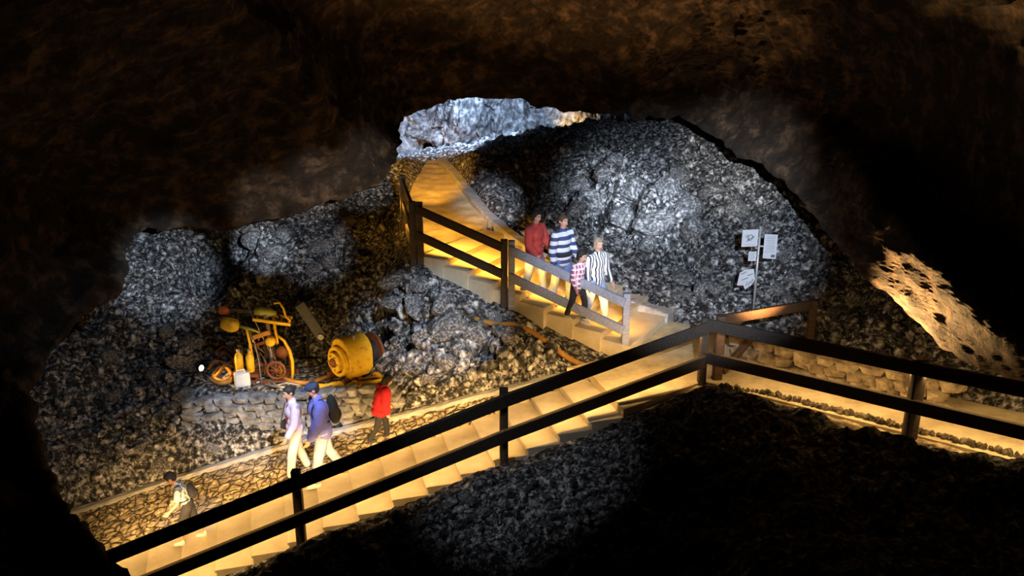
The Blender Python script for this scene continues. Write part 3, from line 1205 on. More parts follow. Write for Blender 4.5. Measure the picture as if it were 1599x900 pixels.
ka = PZ(1125, 607, ZL) + Vector((0, 0, .05))
stone_kerb('rubble', ka, PZ(1232, 627, ZL + .08), 16, 'short row of rough edging stones at the corner of the walkway')
kb = P(1200, 616, 14.25)
e0 = J + RN * .14 + RD * .30
e1 = R2 + RN * .14
e0.z, e1.z = rz(e0) + .03, rz(e1) + .03
stone_kerb('rubble', e0, e1, 85, 'long row of rough edging stones along the bright walkway')
# sandy shoulder outside the walkway
rows, ncol = 16, 160
X = np.zeros((rows, ncol, 3))
for k in range(ncol):
    for i in range(rows):
        p = J + RD * (-.02 + 2.2 * k / (ncol - 1)) - RN * (-.1 + .62 * i / (rows - 1))
        X[i, k] = (p.x, p.y, rz(p) - .03 - .06 * (i / (rows - 1)) ** 2)
X[..., 2] += (.05 * fbm(X.reshape(-1, 3) * 4, 4, 81)).reshape(rows, ncol) * .8
sk2 = X[-1:].copy()
sk2[..., 2] -= .4
me = grid_mesh('ground', np.concatenate([X, sk2]), M['sand'], smooth=False)
tag(link('ground', me, None), 'strip of sandy ground outside the bright walkway', None, None, 'structure')


# dry stone walls
def dry_wall(name, a, b, h, depth, mat, label, courses, ln=.28, seed=3):
    r = np.random.default_rng(seed)
    a, b = Vector(a), Vector(b)
    L = (Vector((b.x, b.y, 0)) - Vector((a.x, a.y, 0))).length
    d = (b - a) / L
    nrm = Vector((-d.y, d.x, 0)).normalized()
    if nrm.y > 0:
        nrm = -nrm
    vs, fs, o = [], [], 0
    rot = np.array([[d.x, nrm.x, 0], [d.y, nrm.y, 0], [0, 0, 1]])
    for c in range(courses):
        s = -r.random() * ln
        hh = h / courses
        while s < L:
            w = ln * (.6 + .9 * r.random())
            tv, tf = TEMPL[r.integers(len(TEMPL))]
            sz = np.array([w * .56, depth * .55, hh * .66])
            base = a + d * (s + w / 2) + Vector((0, 0, hh * (c + .5) + r.normal() * .012)) + nrm * (r.normal() * .02 - .03 * c)
            an = r.normal() * .12
            t2 = tv / np.abs(tv).max(0)
            t2 = np.sign(t2) * np.abs(t2) ** .7
            R = np.array([[math.cos(an), 0, -math.sin(an)], [0, 1, 0], [math.sin(an), 0, math.cos(an)]])
            vs.append(((t2 * sz) @ R.T) @ rot.T + np.array(base))
            fs.append(tf + o)
            o += len(tv)
            s += w
    v = np.concatenate(vs)
    f = np.concatenate(fs)
    mb = MB()
    mb.v = [tuple(x) for x in v]
    mb.f = [tuple(x) for x in f]
    return tag(mb.build(name, mat), label, 'stone wall')


wa = P(296, 672, 16.25)
wb_ = P(612, 655, 16.15)
dry_wall('drystone_wall', (wa.x, wa.y + .1, wa.z - .1), (wb_.x, wb_.y + .1, wb_.z - .05), .62, .34, M['drystone'], 'low grey drystone wall holding the ledge under the yellow machines', 5, .3)
wa = P(1155, 572, 15.9)
wb_ = P(1470, 648, 13.3)
dry_wall('drystone_wall', (wa.x, wa.y, wa.z - .1), (wb_.x, wb_.y, wb_.z - .1), .62, .34, M['drystone_warm'], 'low tan drystone wall along the far side of the bright walkway', 4, .3, 9)


# ------------------------------------------------------------------ timber fences
def fence(name, pts, h, label, mat, mat_rail=None, heights=(1.02, .46), rail=(.06, .19), post=.13, below=.3, post_idx=None, side=None, caps=.06, ext=(0, 0)):
    base = Vector(pts[0])
    t = thing(name, base, label, 'fence')
    P_ = [Vector(p) - base for p in pts]
    for i, p in enumerate(P_):
        if post_idx is not None and i not in post_idx:
            continue
        mb = MB()
        mb.beam(p + Vector((0, 0, -below)), p + Vector((0, 0, h + caps)), post, post, (0, 1, 0), .1)
        mb.build('post', mat, t)
    s = side or Vector((0, 0, 0))
    for hh in heights:
        for i in range(len(P_) - 1):
            d = (P_[i + 1] - P_[i]).normalized()
            a = P_[i] + Vector((0, 0, hh)) + s - d * (ext[0] if i == 0 else 0)
            b = P_[i + 1] + Vector((0, 0, hh)) + s + d * (ext[1] if i == len(P_) - 2 else 0)
            MB().beam(a, b, rail[0], rail[1]).build('rail', mat_rail or mat, t)
    return t


def on_edge(px, off=.0):
    """point on the long stair's near edge that stands in column px"""
    k = (px - 799.5) / F
    best = None
    for s in np.linspace(.2, -TREAD * NSTEP, 2000):
        p = S0 + U * s - V * off
        p.z = S0.z + min(s, 0) * SLOPE
        fw = p.y * CS - p.z * SN
        if best is None or abs(p.x / fw - k) < best[0]:
            best = (abs(p.x / fw - k), p)
    return best[1]


f_mid, f_low = on_edge(787, .02), on_edge(471, .08)
far = f_low + (f_low - f_mid) * 1.15
Jp = J + Vector((0, 0, 0))
main_f = fence('timber_fence', [Jp, f_mid, f_low, far], 1.1, 'long black timber handrail along the stair, two rails deep', M['wood'], side=-V * .09, rail=(.07, .2), heights=(1.0, .42), caps=.05)
ramp_f = fence('timber_fence', [Jp + Vector((.1, -.02, 0)), R1, R2], 1.12, 'dark timber handrail along the bright walkway past the corner post', M['wood'], side=-RN * .09, rail=(.07, .2),
               heights=(1.05, .48), post_idx=[1, 2], below=.28, post=.17)
um = U0 + UU * (ULEN * .56)
um.z = ZL + 8 * RISE * .56
u_lo = U0 + UU * .12
fence('timber_fence', [u_lo, um + UU * -.1], 1.05, 'timber handrail with cold blue-grey light in its colour, in front of the four visitors', M['wood_cold_lit'], side=-VV * .08, heights=(.95, .42), rail=(.06, .17), below=.25)
um2 = um + UU * .06
utop = U1 + UU * -.03
fence('timber_fence', [um2, utop], 1.05, 'dark timber handrail at the head of the orange-lit steps', M['wood'], side=-VV * .08, heights=(.98, .45), rail=(.06, .17), below=.25)
fence('timber_fence', [U1 + Vector((-.12, .05, 0)), PZ(631, 350, -4.88)], 1.05, 'short dark timber handrail bending away up the tunnel path', M['wood'], heights=(.98, .45), rail=(.06, .17), below=.25)

# brown second fence behind the corner post
q0 = PZ(1119, 594, ZL)
q1 = PZ(1262, 553, ZL)
t = thing('timber_fence', q0, 'brown timber barrier with a diagonal brace behind the corner post', 'fence')
v1 = q1 - q0
MB().beam((0, 0, -.1), (0, 0, 1.16), .15, .15, (0, 1, 0)).build('post', M['wood_brown'], t)
MB().beam(Vector((0, 0, 1.08)), v1 + Vector((0, 0, .95)), .07, .17).build('rail', M['wood_brown'], t)
br0, br1 = P(1128, 580, 15.2) - q0, P(1172, 530, 15.6) - q0
MB().beam(br0, br1, .1, .12).build('brace', M['wood_brown'], t)
MB().beam(v1 + Vector((0, 0, -.35)), v1 + Vector((0, 0, 1.03)), .12, .12, (0, 1, 0)).build('post', M['wood_brown'], t)

# ------------------------------------------------------------------ warm strips at the handrails, plus added lights for the paths
def under(a, b, hh, off, power, name, color=WARM, back=V, spread=150):
    a, b = Vector(a) + Vector((0, 0, hh)) + off, Vector(b) + Vector((0, 0, hh)) + off
    return strip(name, a, b, Vector((0, 0, -1)) + back * .75, power, color, .04, spread)


STAIRC = (1.0, .58, .2)
UPC = (1.0, .46, .06)
for a_, b_, w_, nm in ((Jp, f_mid, 1.0, 'strip_stair_top'), (f_mid, far, 1.9, 'strip_stair')):
    under(a_, b_, .34, V * -.03, 3.5 * w_, nm, STAIRC, V * 1.2)
    under(a_, b_, .90, V * -.03, 44 * w_, nm + '_high', STAIRC, V * 1.7)
    under(a_, b_, 1.0, V * .05, 38 * w_ * (.22 if w_ == 1 else 1), nm + '_path', STAIRC, V * 3.4, 46)  # extra strip added behind the top rail to brighten the cobbles
under(Jp + RD * .06, R2, .40, RN * -.03, 14, 'strip_walkway', (1.0, .6, .22), RN)
under(Jp + RD * .06, R2, .94, RN * -.03, 65, 'strip_walkway_high', (1.0, .6, .22), RN)
under(u_lo, um, .82, VV * .04, 40, 'strip_up_low', UPC, VV * 1.35, 76)
under(um2, utop, .84, VV * .04, 54, 'strip_up_high', UPC, VV * 1.35, 76)
spot('fill_trail', U1 + Vector((.25, .2, 1.7)), P(672, 272, 24.5), 4200, 24, UPC, .8, .04)  # unseen spot added to turn the far path orange
spot('fill_trail_near', U1 + Vector((.25, .2, 1.7)), P(690, 335, 20.0), 420, 50, UPC, .8, .04)  # second added spot, for the near part of that path
point('fill_bend', P(634, 335, 20.2) + Vector((-.25, -.1, .25)), 11, UPC, .04)  # unseen point light added for the orange patch left of the post

# ------------------------------------------------------------------ signpost
sp = hit(1176, 488) or PZ(1176, 488, -6.0)
fw = sp.y * CS - sp.z * SN
ppm = F / fw
zpm = F / fw * (CS + ((450 - 487) / F) * SN)
t = thing('signpost', sp, 'thin metal pole carrying four white notice panels on the rubble', 'sign')


def sx(px):
    return (px - 1177) / ppm


def sz_(py):
    return (488 - py) / zpm


MB().tube([(0, 0, -.12), (0, 0, sz_(360))], .022, 12).lathe((0, 0, sz_(360)), (0, 0, 1), [(0, .024), (.02, .018), (.03, .001)], 12).build('pole', M['galv'], t, True)


def panel(pts, y=-.045):
    mb = MB()
    poly = [(sx(a), sz_(b)) for a, b in pts]
    mb.prism(poly, 0, .015, Matrix.Translation((0, y, 0)) @ Matrix.Rotation(math.pi / 2, 4, 'X'))
    cx = sum(p[0] for p in poly) / len(poly)
    cz = sum(p[1] for p in poly) / len(poly)
    return mb, cx, cz


def rule(mb, x0, x1, py, y=-.064, th=.35):
    a, b = Vector((sx(x0), y, sz_(py))), Vector((sx(x1), y, sz_(py)))
    mb.beam(a, b, .004, th / zpm)


def bracket(x, z, par):
    MB().beam((0, -.02, z), (x, -.035, z), .02, .03, (0, 0, 1)).build('bracket', M['galv'], par)


mb, cx, cz = panel([(1149, 387), (1149, 362), (1173, 361), (1173, 386)])
p_ = mb.build('notice_panel', M['panel'], t)
bracket(cx, cz, p_)
mb = MB()
c0 = Vector((sx(1161), -.064, sz_(373)))
mb.tube([c0 + Vector((math.cos(a) * (5 + 1.2 * math.sin(3 * a)) / ppm, 0, math.sin(a) * (3.6 + math.cos(5 * a)) / ppm)) for a in np.linspace(0, 6.28, 40)], .008, 6)
mb.beam(Vector((sx(1156), -.064, sz_(379))), Vector((sx(1167), -.064, sz_(371))), .006, .02).beam(Vector((sx(1158), -.064, sz_(369))), Vector((sx(1160), -.064, sz_(378))), .006, .02)
rule(mb, 1154, 1168, 383.5)
mb.build('drawing', M['ink_pale'], p_)
mb, cx, cz = panel([(1183, 404), (1183, 368), (1203, 369), (1203, 405)])
p_ = mb.build('notice_panel', M['panel'], t)
bracket(cx, cz, p_)
mb = MB()
for k in range(10):
    rule(mb, 1186, 1200 - (k % 3), 372 + k * 2.5, th=.5)
mb.build('text_lines', M['ink_pale'], p_)
mb = MB()
mb.beam(Vector((sx(1195), -.064, sz_(400.5))), Vector((sx(1201), -.064, sz_(400.5))), .006, 4.0 / zpm)
mb.build('picture', M['ink'], p_)
mb, cx, cz = panel([(1161, 408), (1161, 394), (1173, 394), (1173, 408)])
p_ = mb.build('notice_panel', M['panel'], t)
bracket(cx, cz, p_)
mb = MB()
for k in range(4):
    rule(mb, 1163, 1171 - (k % 2) * 2, 397 + k * 2.6, th=.6)
mb.build('text_lines', M['ink_pale'], p_)
mb, cx, cz = panel([(1147, 445), (1150, 426), (1158, 421), (1171, 420), (1174, 436), (1170, 444), (1160, 451), (1157, 445)])
p_ = mb.build('notice_panel', M['panel'], t)
p_['label'] = 'tilted panel with a ragged outline'
bracket(cx, cz, p_)
mb = MB()
for a, b in [((1152, 428), (1160, 424)), ((1162, 430), (1170, 427)), ((1153, 437), (1163, 433)), ((1160, 446), (1163, 439)), ((1164, 445), (1167, 438)), ((1168, 442), (1171, 435))]:
    mb.beam(Vector((sx(a[0]), -.064, sz_(a[1]))), Vector((sx(b[0]), -.064, sz_(b[1]))), .006, .9 / zpm)
mb.build('drawing', M['ink'], p_)

# ------------------------------------------------------------------ machines on the ledge
def ledge(px, py):
    h = hit(px, py)
    return Vector((h.x, h.y, gz(h.x, h.y)))


# winch
wl = ledge(552, 583)
wfw = wl.y * CS - wl.z * SN
S_ = wfw / F                                             # metres per pixel there
win = thing('winch', wl + Vector((0, 0, -.02)), 'yellow winch with a domed housing and round side reel on the ledge', 'winch', math.radians(44))
h_ = 66 * S_
wd_ = 26 * S_
# housing: arched outline in local YZ, extruded along local X (the drum axis)
arch = [(-wd_, 0.08), (-wd_, h_ * .62)] + [(-wd_ * math.cos(a), h_ * .62 + h_ * .38 * math.sin(a)) for a in np.linspace(.15, math.pi - .15, 14)] + [(wd_, h_ * .62), (wd_, 0.08)]
mat_yz = Matrix(((0, 0, 1, 0), (1, 0, 0, 0), (0, 1, 0, 0), (0, 0, 0, 1)))
hb = MB().prism(arch, -.28, .26, mat_yz)
ho = hb.build('housing', M['yellow'], win)
bv = ho.modifiers.new('b', 'BEVEL')
bv.width = .035
bv.segments = 3
bv.limit_method = 'ANGLE'
zc = h_ * .46
fl = MB()
fl.lathe((-.30, 0, zc), (-1, 0, 0), [(0, wd_ * .93), (.06, wd_ * .93), (.075, wd_ * .88), (.075, wd_ * .72), (.03, wd_ * .70)], 36)
fl.build('side_flange', M['yellow'], win)
MB().lathe((-.33, 0, zc), (-1, 0, 0), [(0, wd_ * .70), (.012, wd_ * .70)], 36).build('groove_plate', M['dark_steel'], win)
rl = MB().lathe((-.34, 0, zc), (-1, 0, 0), [(0, wd_ * .6), (.09, wd_ * .6), (.1, wd_ * .55), (.1, wd_ * .33), (.07, wd_ * .31)], 32).build('reel_cover', M['yellow'], win)
hub = MB().lathe((-.38, 0, zc), (-1, 0, 0), [(0, wd_ * .3), (.08, wd_ * .26), (.12, wd_ * .14), (.13, wd_ * .02)], 20).build('hub', M['rust'], win)
for k in range(6):
    a = k * math.pi / 3
    MB().lathe((-.44, math.cos(a) * wd_ * .44, zc + math.sin(a) * wd_ * .44), (-1, 0, 0), [(0, .022), (.02, .022), (.024, .014)], 6).build('bolt', M['steel'], rl)
MB().lathe((.26, 0, zc), (1, 0, 0), [(0, wd_ * .85), (.02, wd_ * .85), (.02, wd_ * .72), (.22, wd_ * .72), (.22, wd_ * .8)], 32).build('rope_drum', M['dark_steel'], win)
MB().lathe((.46, 0, zc * 1.06), (1, 0, 0), [(0, wd_ * 1.08), (.05, wd_ * 1.08), (.06, wd_ * 1.02), (.05, wd_ * .8)], 36).build('end_flange', M['rust'], win)
sk = MB()
for y in (-wd_ * .8, wd_ * .8):
    sk.beam((-.4, y, .04), (.58, y, .04), .1, .1)
sk.beam((-.2, -wd_, .08), (-.2, wd_, .08), .1, .06).beam((.5, -wd_, .08), (.5, wd_, .08), .1, .06)
sk.build('skid', M['rust'], win)
MB().tube([(-.05, -wd_ * .5, h_ * .93), (-.05, -wd_ * .5, h_ * 1.06), (-.02, -wd_ * .35, h_ * 1.1)], .02, 8).build('lifting_eye', M['steel'], win)

# drill rig
dl = ledge(418, 592)
dfw = dl.y * CS - dl.z * SN
DS = dfw / F


def D(px, py, y=0.0):
    """point of the drill rig, x and height read at the rig's own distance"""
    return Vector(((px - 418) * DS, y, (592 - py) * DS * 1.05))


rig = thing('rock_drill', dl + Vector((0, 0, -.02)), 'yellow rock drill on a spindly frame beside the white canister', 'drill')
bs = MB()
bs.beam(D(378, 590, -.2), D(468, 590, -.2), .09, .1).beam(D(372, 588, .3), D(462, 588, .3), .09, .1).beam(D(390, 588, -.25), D(386, 588, .4), .08, .08).beam(D(448, 588, -.25), D(446, 588, .4), .08, .08)
bs.build('base_frame', M['rust'], rig)
MB().tube([D(428, 590, .05), D(426, 545, .05), D(424, 494, .05)], [.05, .045, .04], 12).lathe(D(424, 494, .05), (0, 0, 1), [(0, .06), (.05, .06), (.06, .03)], 12).build('column', M['steel'], rig, True)
MB().tube([D(437, 590, .15), D(435, 540, .15), D(433, 500, .1)], .03, 10).build('column', M['yellow'], rig, True)
MB().tube([D(392, 590, 0), D(397, 560, 0), D(396, 535, 0), D(392, 508, 0)], [.03, .03, .025, .025], 10).build('leg', M['yellow'], rig, True)
MB().tube([D(408, 588, .25), D(400, 545, .15), D(396, 515, .05)], .022, 8).build('leg', M['steel'], rig, True)
# curved guard on the side towards the winch
MB().tube([D(440, 522, 0), D(449, 530, 0), D(456, 545, 0), D(459, 562, 0), D(458, 580, 0), D(456, 592, 0)], [.025, .03, .034, .034, .03, .03], 10).build('guard_hoop', M['yellow'], rig, True)
MB().tube([D(433, 526, .2), D(442, 533, .2), D(449, 547, .2), D(451, 565, .2), D(450, 590, .2)], .022, 8).build('guard_hoop', M['rust'], rig, True)
# drifter: motor head at one end, drill body on a feed rail
mh = MB()
mh.lathe(D(358, 497, -.12), D(384, 505, -.12) - D(358, 497, -.12), [(0, .05), (.02, .11), (.12, .135), (.24, .135), (.3, .1), (.34, .06)], 20)
mh.build('motor_head', M['yellow'], rig, True)
MB().tube([D(376, 501, -.12), D(400, 508, -.1), D(415, 514, -.1)], [.035, .03, .022], 10).build('drill_steel', M['olive'], rig, True)
MB().lathe(D(352, 484, .05), (1, .1, -.05), [(0, .06), (.03, .085), (.15, .085), (.19, .05)], 14).build('valve_box', M['orange_paint'], rig, True)
MB().beam(D(362, 482, .05), D(404, 486, .08), .05, .07).build('valve_arm', M['dark_steel'], rig)
fr = MB()
fr.beam(D(405, 495, -.05), D(462, 503, -.05), .05, .06).beam(D(405, 490, .12), D(462, 497, .12), .05, .06)
for k in range(5):
    fr.beam(D(410 + k * 12, 496 + k * 1.6, -.05), D(410 + k * 12, 491 + k * 1.6, .12), .03, .03)
fr.build('feed_rail', M['yellow'], rig)
MB().lathe(D(406, 483, .04), D(440, 488, .04) - D(406, 483, .04), [(0, .04), (.02, .085), (.16, .085), (.17, .07), (.34, .07), (.36, .05), (.42, .04)], 16).build('drill_body', M['olive'], rig, True)
MB().tube([D(437, 473, .05), D(446, 471, .03), D(452, 480, 0), D(455, 492, -.02), D(461, 497, -.03), D(458, 503, -.04)], .024, 8).build('handle', M['yellow'], rig, True)
MB().beam(D(402, 524, .0), D(428, 516, .02), .08, .09).build('clamp_arm', M['hose'], rig)
MB().lathe(D(428, 530, -.08), (0, 1, 0), [(0, .07), (.03, .1), (.12, .1), (.15, .06)], 14).build('clamp', M['yellow'], rig, True)
for (px, top) in ((380, 540), (397, 546)):
    tk = MB().lathe(D(px, 574, -.15), (0, 0, 1), [(0, .05), (.015, .075), (.3, .078), (.36, .06), (.39, .03), (.43, .03)], 18).build('tank', M['yellow'], rig, True)
    MB().lathe(D(px, 574, -.15) + Vector((0, 0, .43)), (0, 0, 1), [(0, .034), (.03, .034), (.04, .02)], 10).build('valve', M['steel'], tk)
MB().beam(D(368, 577, -.15), D(410, 578, -.15), .22, .05).build('tank_shelf', M['rust'], rig)
MB().tube([D(384, 577, -.15), D(384, 592, -.15)], .022, 8).build('leg', M['rust'], rig)
MB().tube([D(404, 577, -.15), D(404, 592, -.15)], .022, 8).build('leg', M['rust'], rig)
MB().tube([D(389, 462, .1), D(400, 487, .06), D(412, 515, .02), D(424, 545, 0)], .012, 6).build('drill_rod', M['steel'], rig, True)
MB().tube([D(415, 592, -.3), D(411, 560, -.16), D(404, 535, -.02), D(398, 512, .05)], .012, 6).build('drill_rod', M['steel'], rig, True)
whl = MB()
wc = D(437, 570, -.2)
whl.tube([wc + Vector((math.cos(a) * .17, 0, math.sin(a) * .17)) for a in np.linspace(0, 2 * math.pi, 25)], .025, 8)
for k in range(4):
    a = k * math.pi / 4
    whl.tube([wc + Vector((math.cos(a) * .17, 0, math.sin(a) * .17)), wc - Vector((math.cos(a) * .17, 0, math.sin(a) * .17))], .012, 6)
whl.build('hand_wheel', M['rust'], rig, True)
MB().tube([D(404, 560, -.1), D(412, 548, -.05), D(420, 560, -.1), D(417, 577, -.12), D(427, 580, -.1), D(436, 560, -.1), D(428, 540, .0)], .016, 8).build('hose', M['hose_dark'], rig, True)

eb = MB().beam(D(414, 552, .25), D(448, 556, .25), .3, .3)
for q in range(7):
    eb.beam(D(416 + q * 5, 538, .25), D(416 + q * 5, 571, .25), .34, .018, (1, 0, 0))
eb.build('engine_block', M['dark_steel'], rig)
MB().lathe(D(444, 548, .08), (0, -1, 0), [(0, .1), (.03, .12), (.09, .12), (.11, .07), (.13, .03)], 18).build('air_motor', M['rust'], rig, True)
MB().tube([D(398, 512, .05), D(408, 528, .1), D(404, 545, .15), D(412, 555, .2), D(424, 548, .2)], .02, 8).build('hose', M['hose_dark'], rig, True)
MB().tube([D(440, 488, .04), D(452, 510, .1), D(446, 530, .15), D(452, 548, .1)], .02, 8).build('hose', M['dark_steel'], rig, True)
MB().beam(D(392, 540, .05), D(424, 532, .05), .05, .06).beam(D(388, 566, .0), D(440, 572, .1), .05, .06).build('cross_brace', M['rust'], rig)

# slanting steel boom between drill and winch
ba, bb = ledge(535, 575), P(468, 476, dfw + .35)
bo = thing('steel_boom', ba, 'slanting grey steel boom propped between the drill and the winch', 'boom')
v_ = bb - ba
mid = v_ * .5
MB().beam(mid, v_, .05, .2, (0, .3, 1)).build('blade', M['boom'], bo)
MB().tube([(0, 0, -.05), tuple(mid + v_ * .05)], [.035, .03], 10).build('arm', M['dark_steel'], bo, True)
MB().lathe(mid - Vector((0, .05, 0)), (0, 1, 0), [(0, .06), (.1, .06)], 14).build('pin', M['steel'], bo)
pr = ledge(480, 560)
MB().tube([tuple(v_ * .8), tuple(pr - ba - Vector((0, 0, .05)))], .03, 8).build('prop', M['dark_steel'], bo)

# hoses
def hose(name, pxs_, r, mat, label, n=60, lift=0.0, group=None):
    pts = []
    for px, py in pxs_:
        h = ledge(px, py)
        pts.append((h.x, h.y, h.z + r + lift))
    Q = catmull(np.array(pts), n)
    for k in range(n):
        Q[k, 2] = max(Q[k, 2], gz(Q[k, 0], Q[k, 1]) + r * .8)
    o = MB().tube([tuple(x) for x in Q], r, 8).build(name, mat, None, True)
    return tag(o, label, 'hose')


hose('air_hose', [(438, 592), (460, 600), (490, 601), (520, 590), (545, 588), (565, 596), (590, 592)], .045, M['hose'], 'ochre air hose snaking along the ledge in front of the winch')
hose('air_hose', [(480, 604), (505, 607), (540, 606), (575, 603), (598, 595), (585, 585)], .05, M['yellow'], 'thick yellow hose looping along the ledge edge below the winch')
hose('air_hose', [(325, 580), (335, 567), (350, 572), (340, 588), (330, 595), (345, 603), (362, 596), (357, 580), (342, 577), (333, 590), (350, 598), (365, 588)], .035, M['hose'], 'tangled orange-brown hose heap beside the white canister', 110)
hose('air_hose', [(335, 555), (350, 545), (365, 560), (355, 573), (340, 565), (350, 553), (368, 570), (372, 582)], .03, M['hose_dark'], 'thin dark brown hose tangle behind the orange-brown heap', 90)
hose('air_hose', [(400, 600), (420, 597), (432, 604), (448, 600), (470, 606), (440, 607), (415, 603)], .025, M['steel'], 'grey hose coil lying on the ledge below the drill', 80)

# white canister
cl_ = ledge(379, 601)
can = thing('canister', cl_, 'small bright white canister with a handle on the ledge', 'canister', .4)
cb = MB().prism([(-.14, -.09), (.14, -.09), (.14, .09), (-.14, .09)], -.03, .24).build('body', M['white_plastic'], can)
bv = cb.modifiers.new('b', 'BEVEL')
bv.width = .03
bv.segments = 3
MB().tube([(-.09, 0, .23), (-.08, 0, .29), (.05, 0, .29), (.06, 0, .23)], .016, 8).build('handle', M['white_plastic'], can, True)
MB().lathe((.1, 0, .235), (0, 0, 1), [(0, .03), (.03, .03), (.035, .02)], 12).build('cap', M['steel'], can)

# little floodlight
fl_ = ledge(313, 584)
fld = thing('floodlight', fl_, 'tiny lit floodlight shining from the end of the ledge', 'lamp', math.radians(60))
MB().tube([(-.05, 0, -.03), (-.05, 0, .08), (.05, 0, .08), (.05, 0, -.03)], .012, 6).build('bracket', M['dark_steel'], fld)
MB().lathe((0, .06, .1), (0, -1, .1), [(0, .03), (.03, .05), (.1, .07), (.11, .07), (.11, .06), (.1, .058)], 16).build('body', M['dark_steel'], fld)
MB().lathe((0, -.035, .11), (0, -1, .1), [(0, .058), (.015, .05), (.02, .001)], 16).build('lens', M['lamp_glass'], fld)
spot('lamp_floodlight', fl_ + Vector((.12, -.05, .16)), P(450, 575, 17.4), 36, 110, (1.0, .55, .14), .6, .03)
spot('fill_machines', P(445, 615, 16.2) + Vector((0, 0, .35)), P(470, 540, 18.0), 50, 130, (1.0, .58, .16), .6, .05)  # unseen warm spot added in front of the ledge to brighten the machines

# rubble slip of cable beside the upper steps
cbp = []
for px, py in [(742, 452), (775, 478), (810, 500), (850, 522), (890, 545), (925, 562)]:
    d = P(px, py, 16.8 - (px - 742) * .006)
    cbp.append((d.x, d.y, gz(d.x, d.y) + .05))
Q = catmull(np.array(cbp), 50)
o = MB().tube([tuple(x) for x in Q], .05, 8).build('cable_pipe', M['hose'], None, True)
tag(o, 'orange pipe running down the rubble beside the upper steps', 'pipe')

# ------------------------------------------------------------------ visitors
def fused(mb, voxel, it=3, fac=.5):
    """fuse overlapping shapes into one continuous smooth surface"""
    me = bpy.data.meshes.new('fuse')
    me.from_pydata(mb.v, [], mb.f)
    me.update()
    ob = bpy.data.objects.new('fuse', me)
    COL.objects.link(ob)
    m = ob.modifiers.new('r', 'REMESH')
    m.mode = 'VOXEL'
    m.voxel_size = voxel
    s = ob.modifiers.new('s', 'SMOOTH')
    s.factor = fac
    s.iterations = it
    bpy.context.view_layer.update()
    dg = bpy.context.evaluated_depsgraph_get()
    out = bpy.data.meshes.new_from_object(ob.evaluated_get(dg))
    bpy.data.objects.remove(ob)
    bpy.data.meshes.remove(me)
    return out


def rotX(v, a):
    """tilt forward (towards -Y) by a"""
    return Vector((v.x, v.y * math.cos(a) - v.z * math.sin(a), v.y * math.sin(a) + v.z * math.cos(a)))


def rads(*a):
    return [math.radians(x) for x in a]


def add_hand(mb, wr, d, n, side, k, curl):
    """palm and five fingers: wr wrist, d along the hand, n the way the palm faces"""
    d = d.normalized()
    n = (n - d * n.dot(d)).normalized()
    w = d.cross(n)                                         # across the palm
    th = side                                              # thumb side sign along w
    R = Matrix((w, n, d)).transposed()
    mb.ell(wr + d * .047 * k, (.04 * k, .017 * k, .052 * k), R)
    for i, L in enumerate((.072, .081, .075, .058)):
        off = (1.5 - i) * .0205 * th
        b = wr + d * .088 * k + w * off * k
        a1, a2 = curl * (.6 + .08 * i), curl * (1.5 + .12 * i)
        d1 = d * math.cos(a1) + n * math.sin(a1) + w * off * 2.2
        d2 = d * math.cos(a2) + n * math.sin(a2)
        m = b + d1.normalized() * L * .52 * k
        e = m + d2.normalized() * L * .48 * k
        mb.cap(b - d1 * .02 * k, m, .0098 * k, .009 * k, 8).cap(m, e, .009 * k, .0078 * k, 8)
    b = wr + d * .03 * k + w * .032 * th * k
    m = b + (d * .7 + w * th * .75 + n * .3).normalized() * .036 * k
    e = m + (d * .95 + w * th * .2 + n * .4).normalized() * .03 * k
    mb.cap(b, m, .0125 * k, .0108 * k, 8).cap(m, e, .0105 * k, .0085 * k, 8)


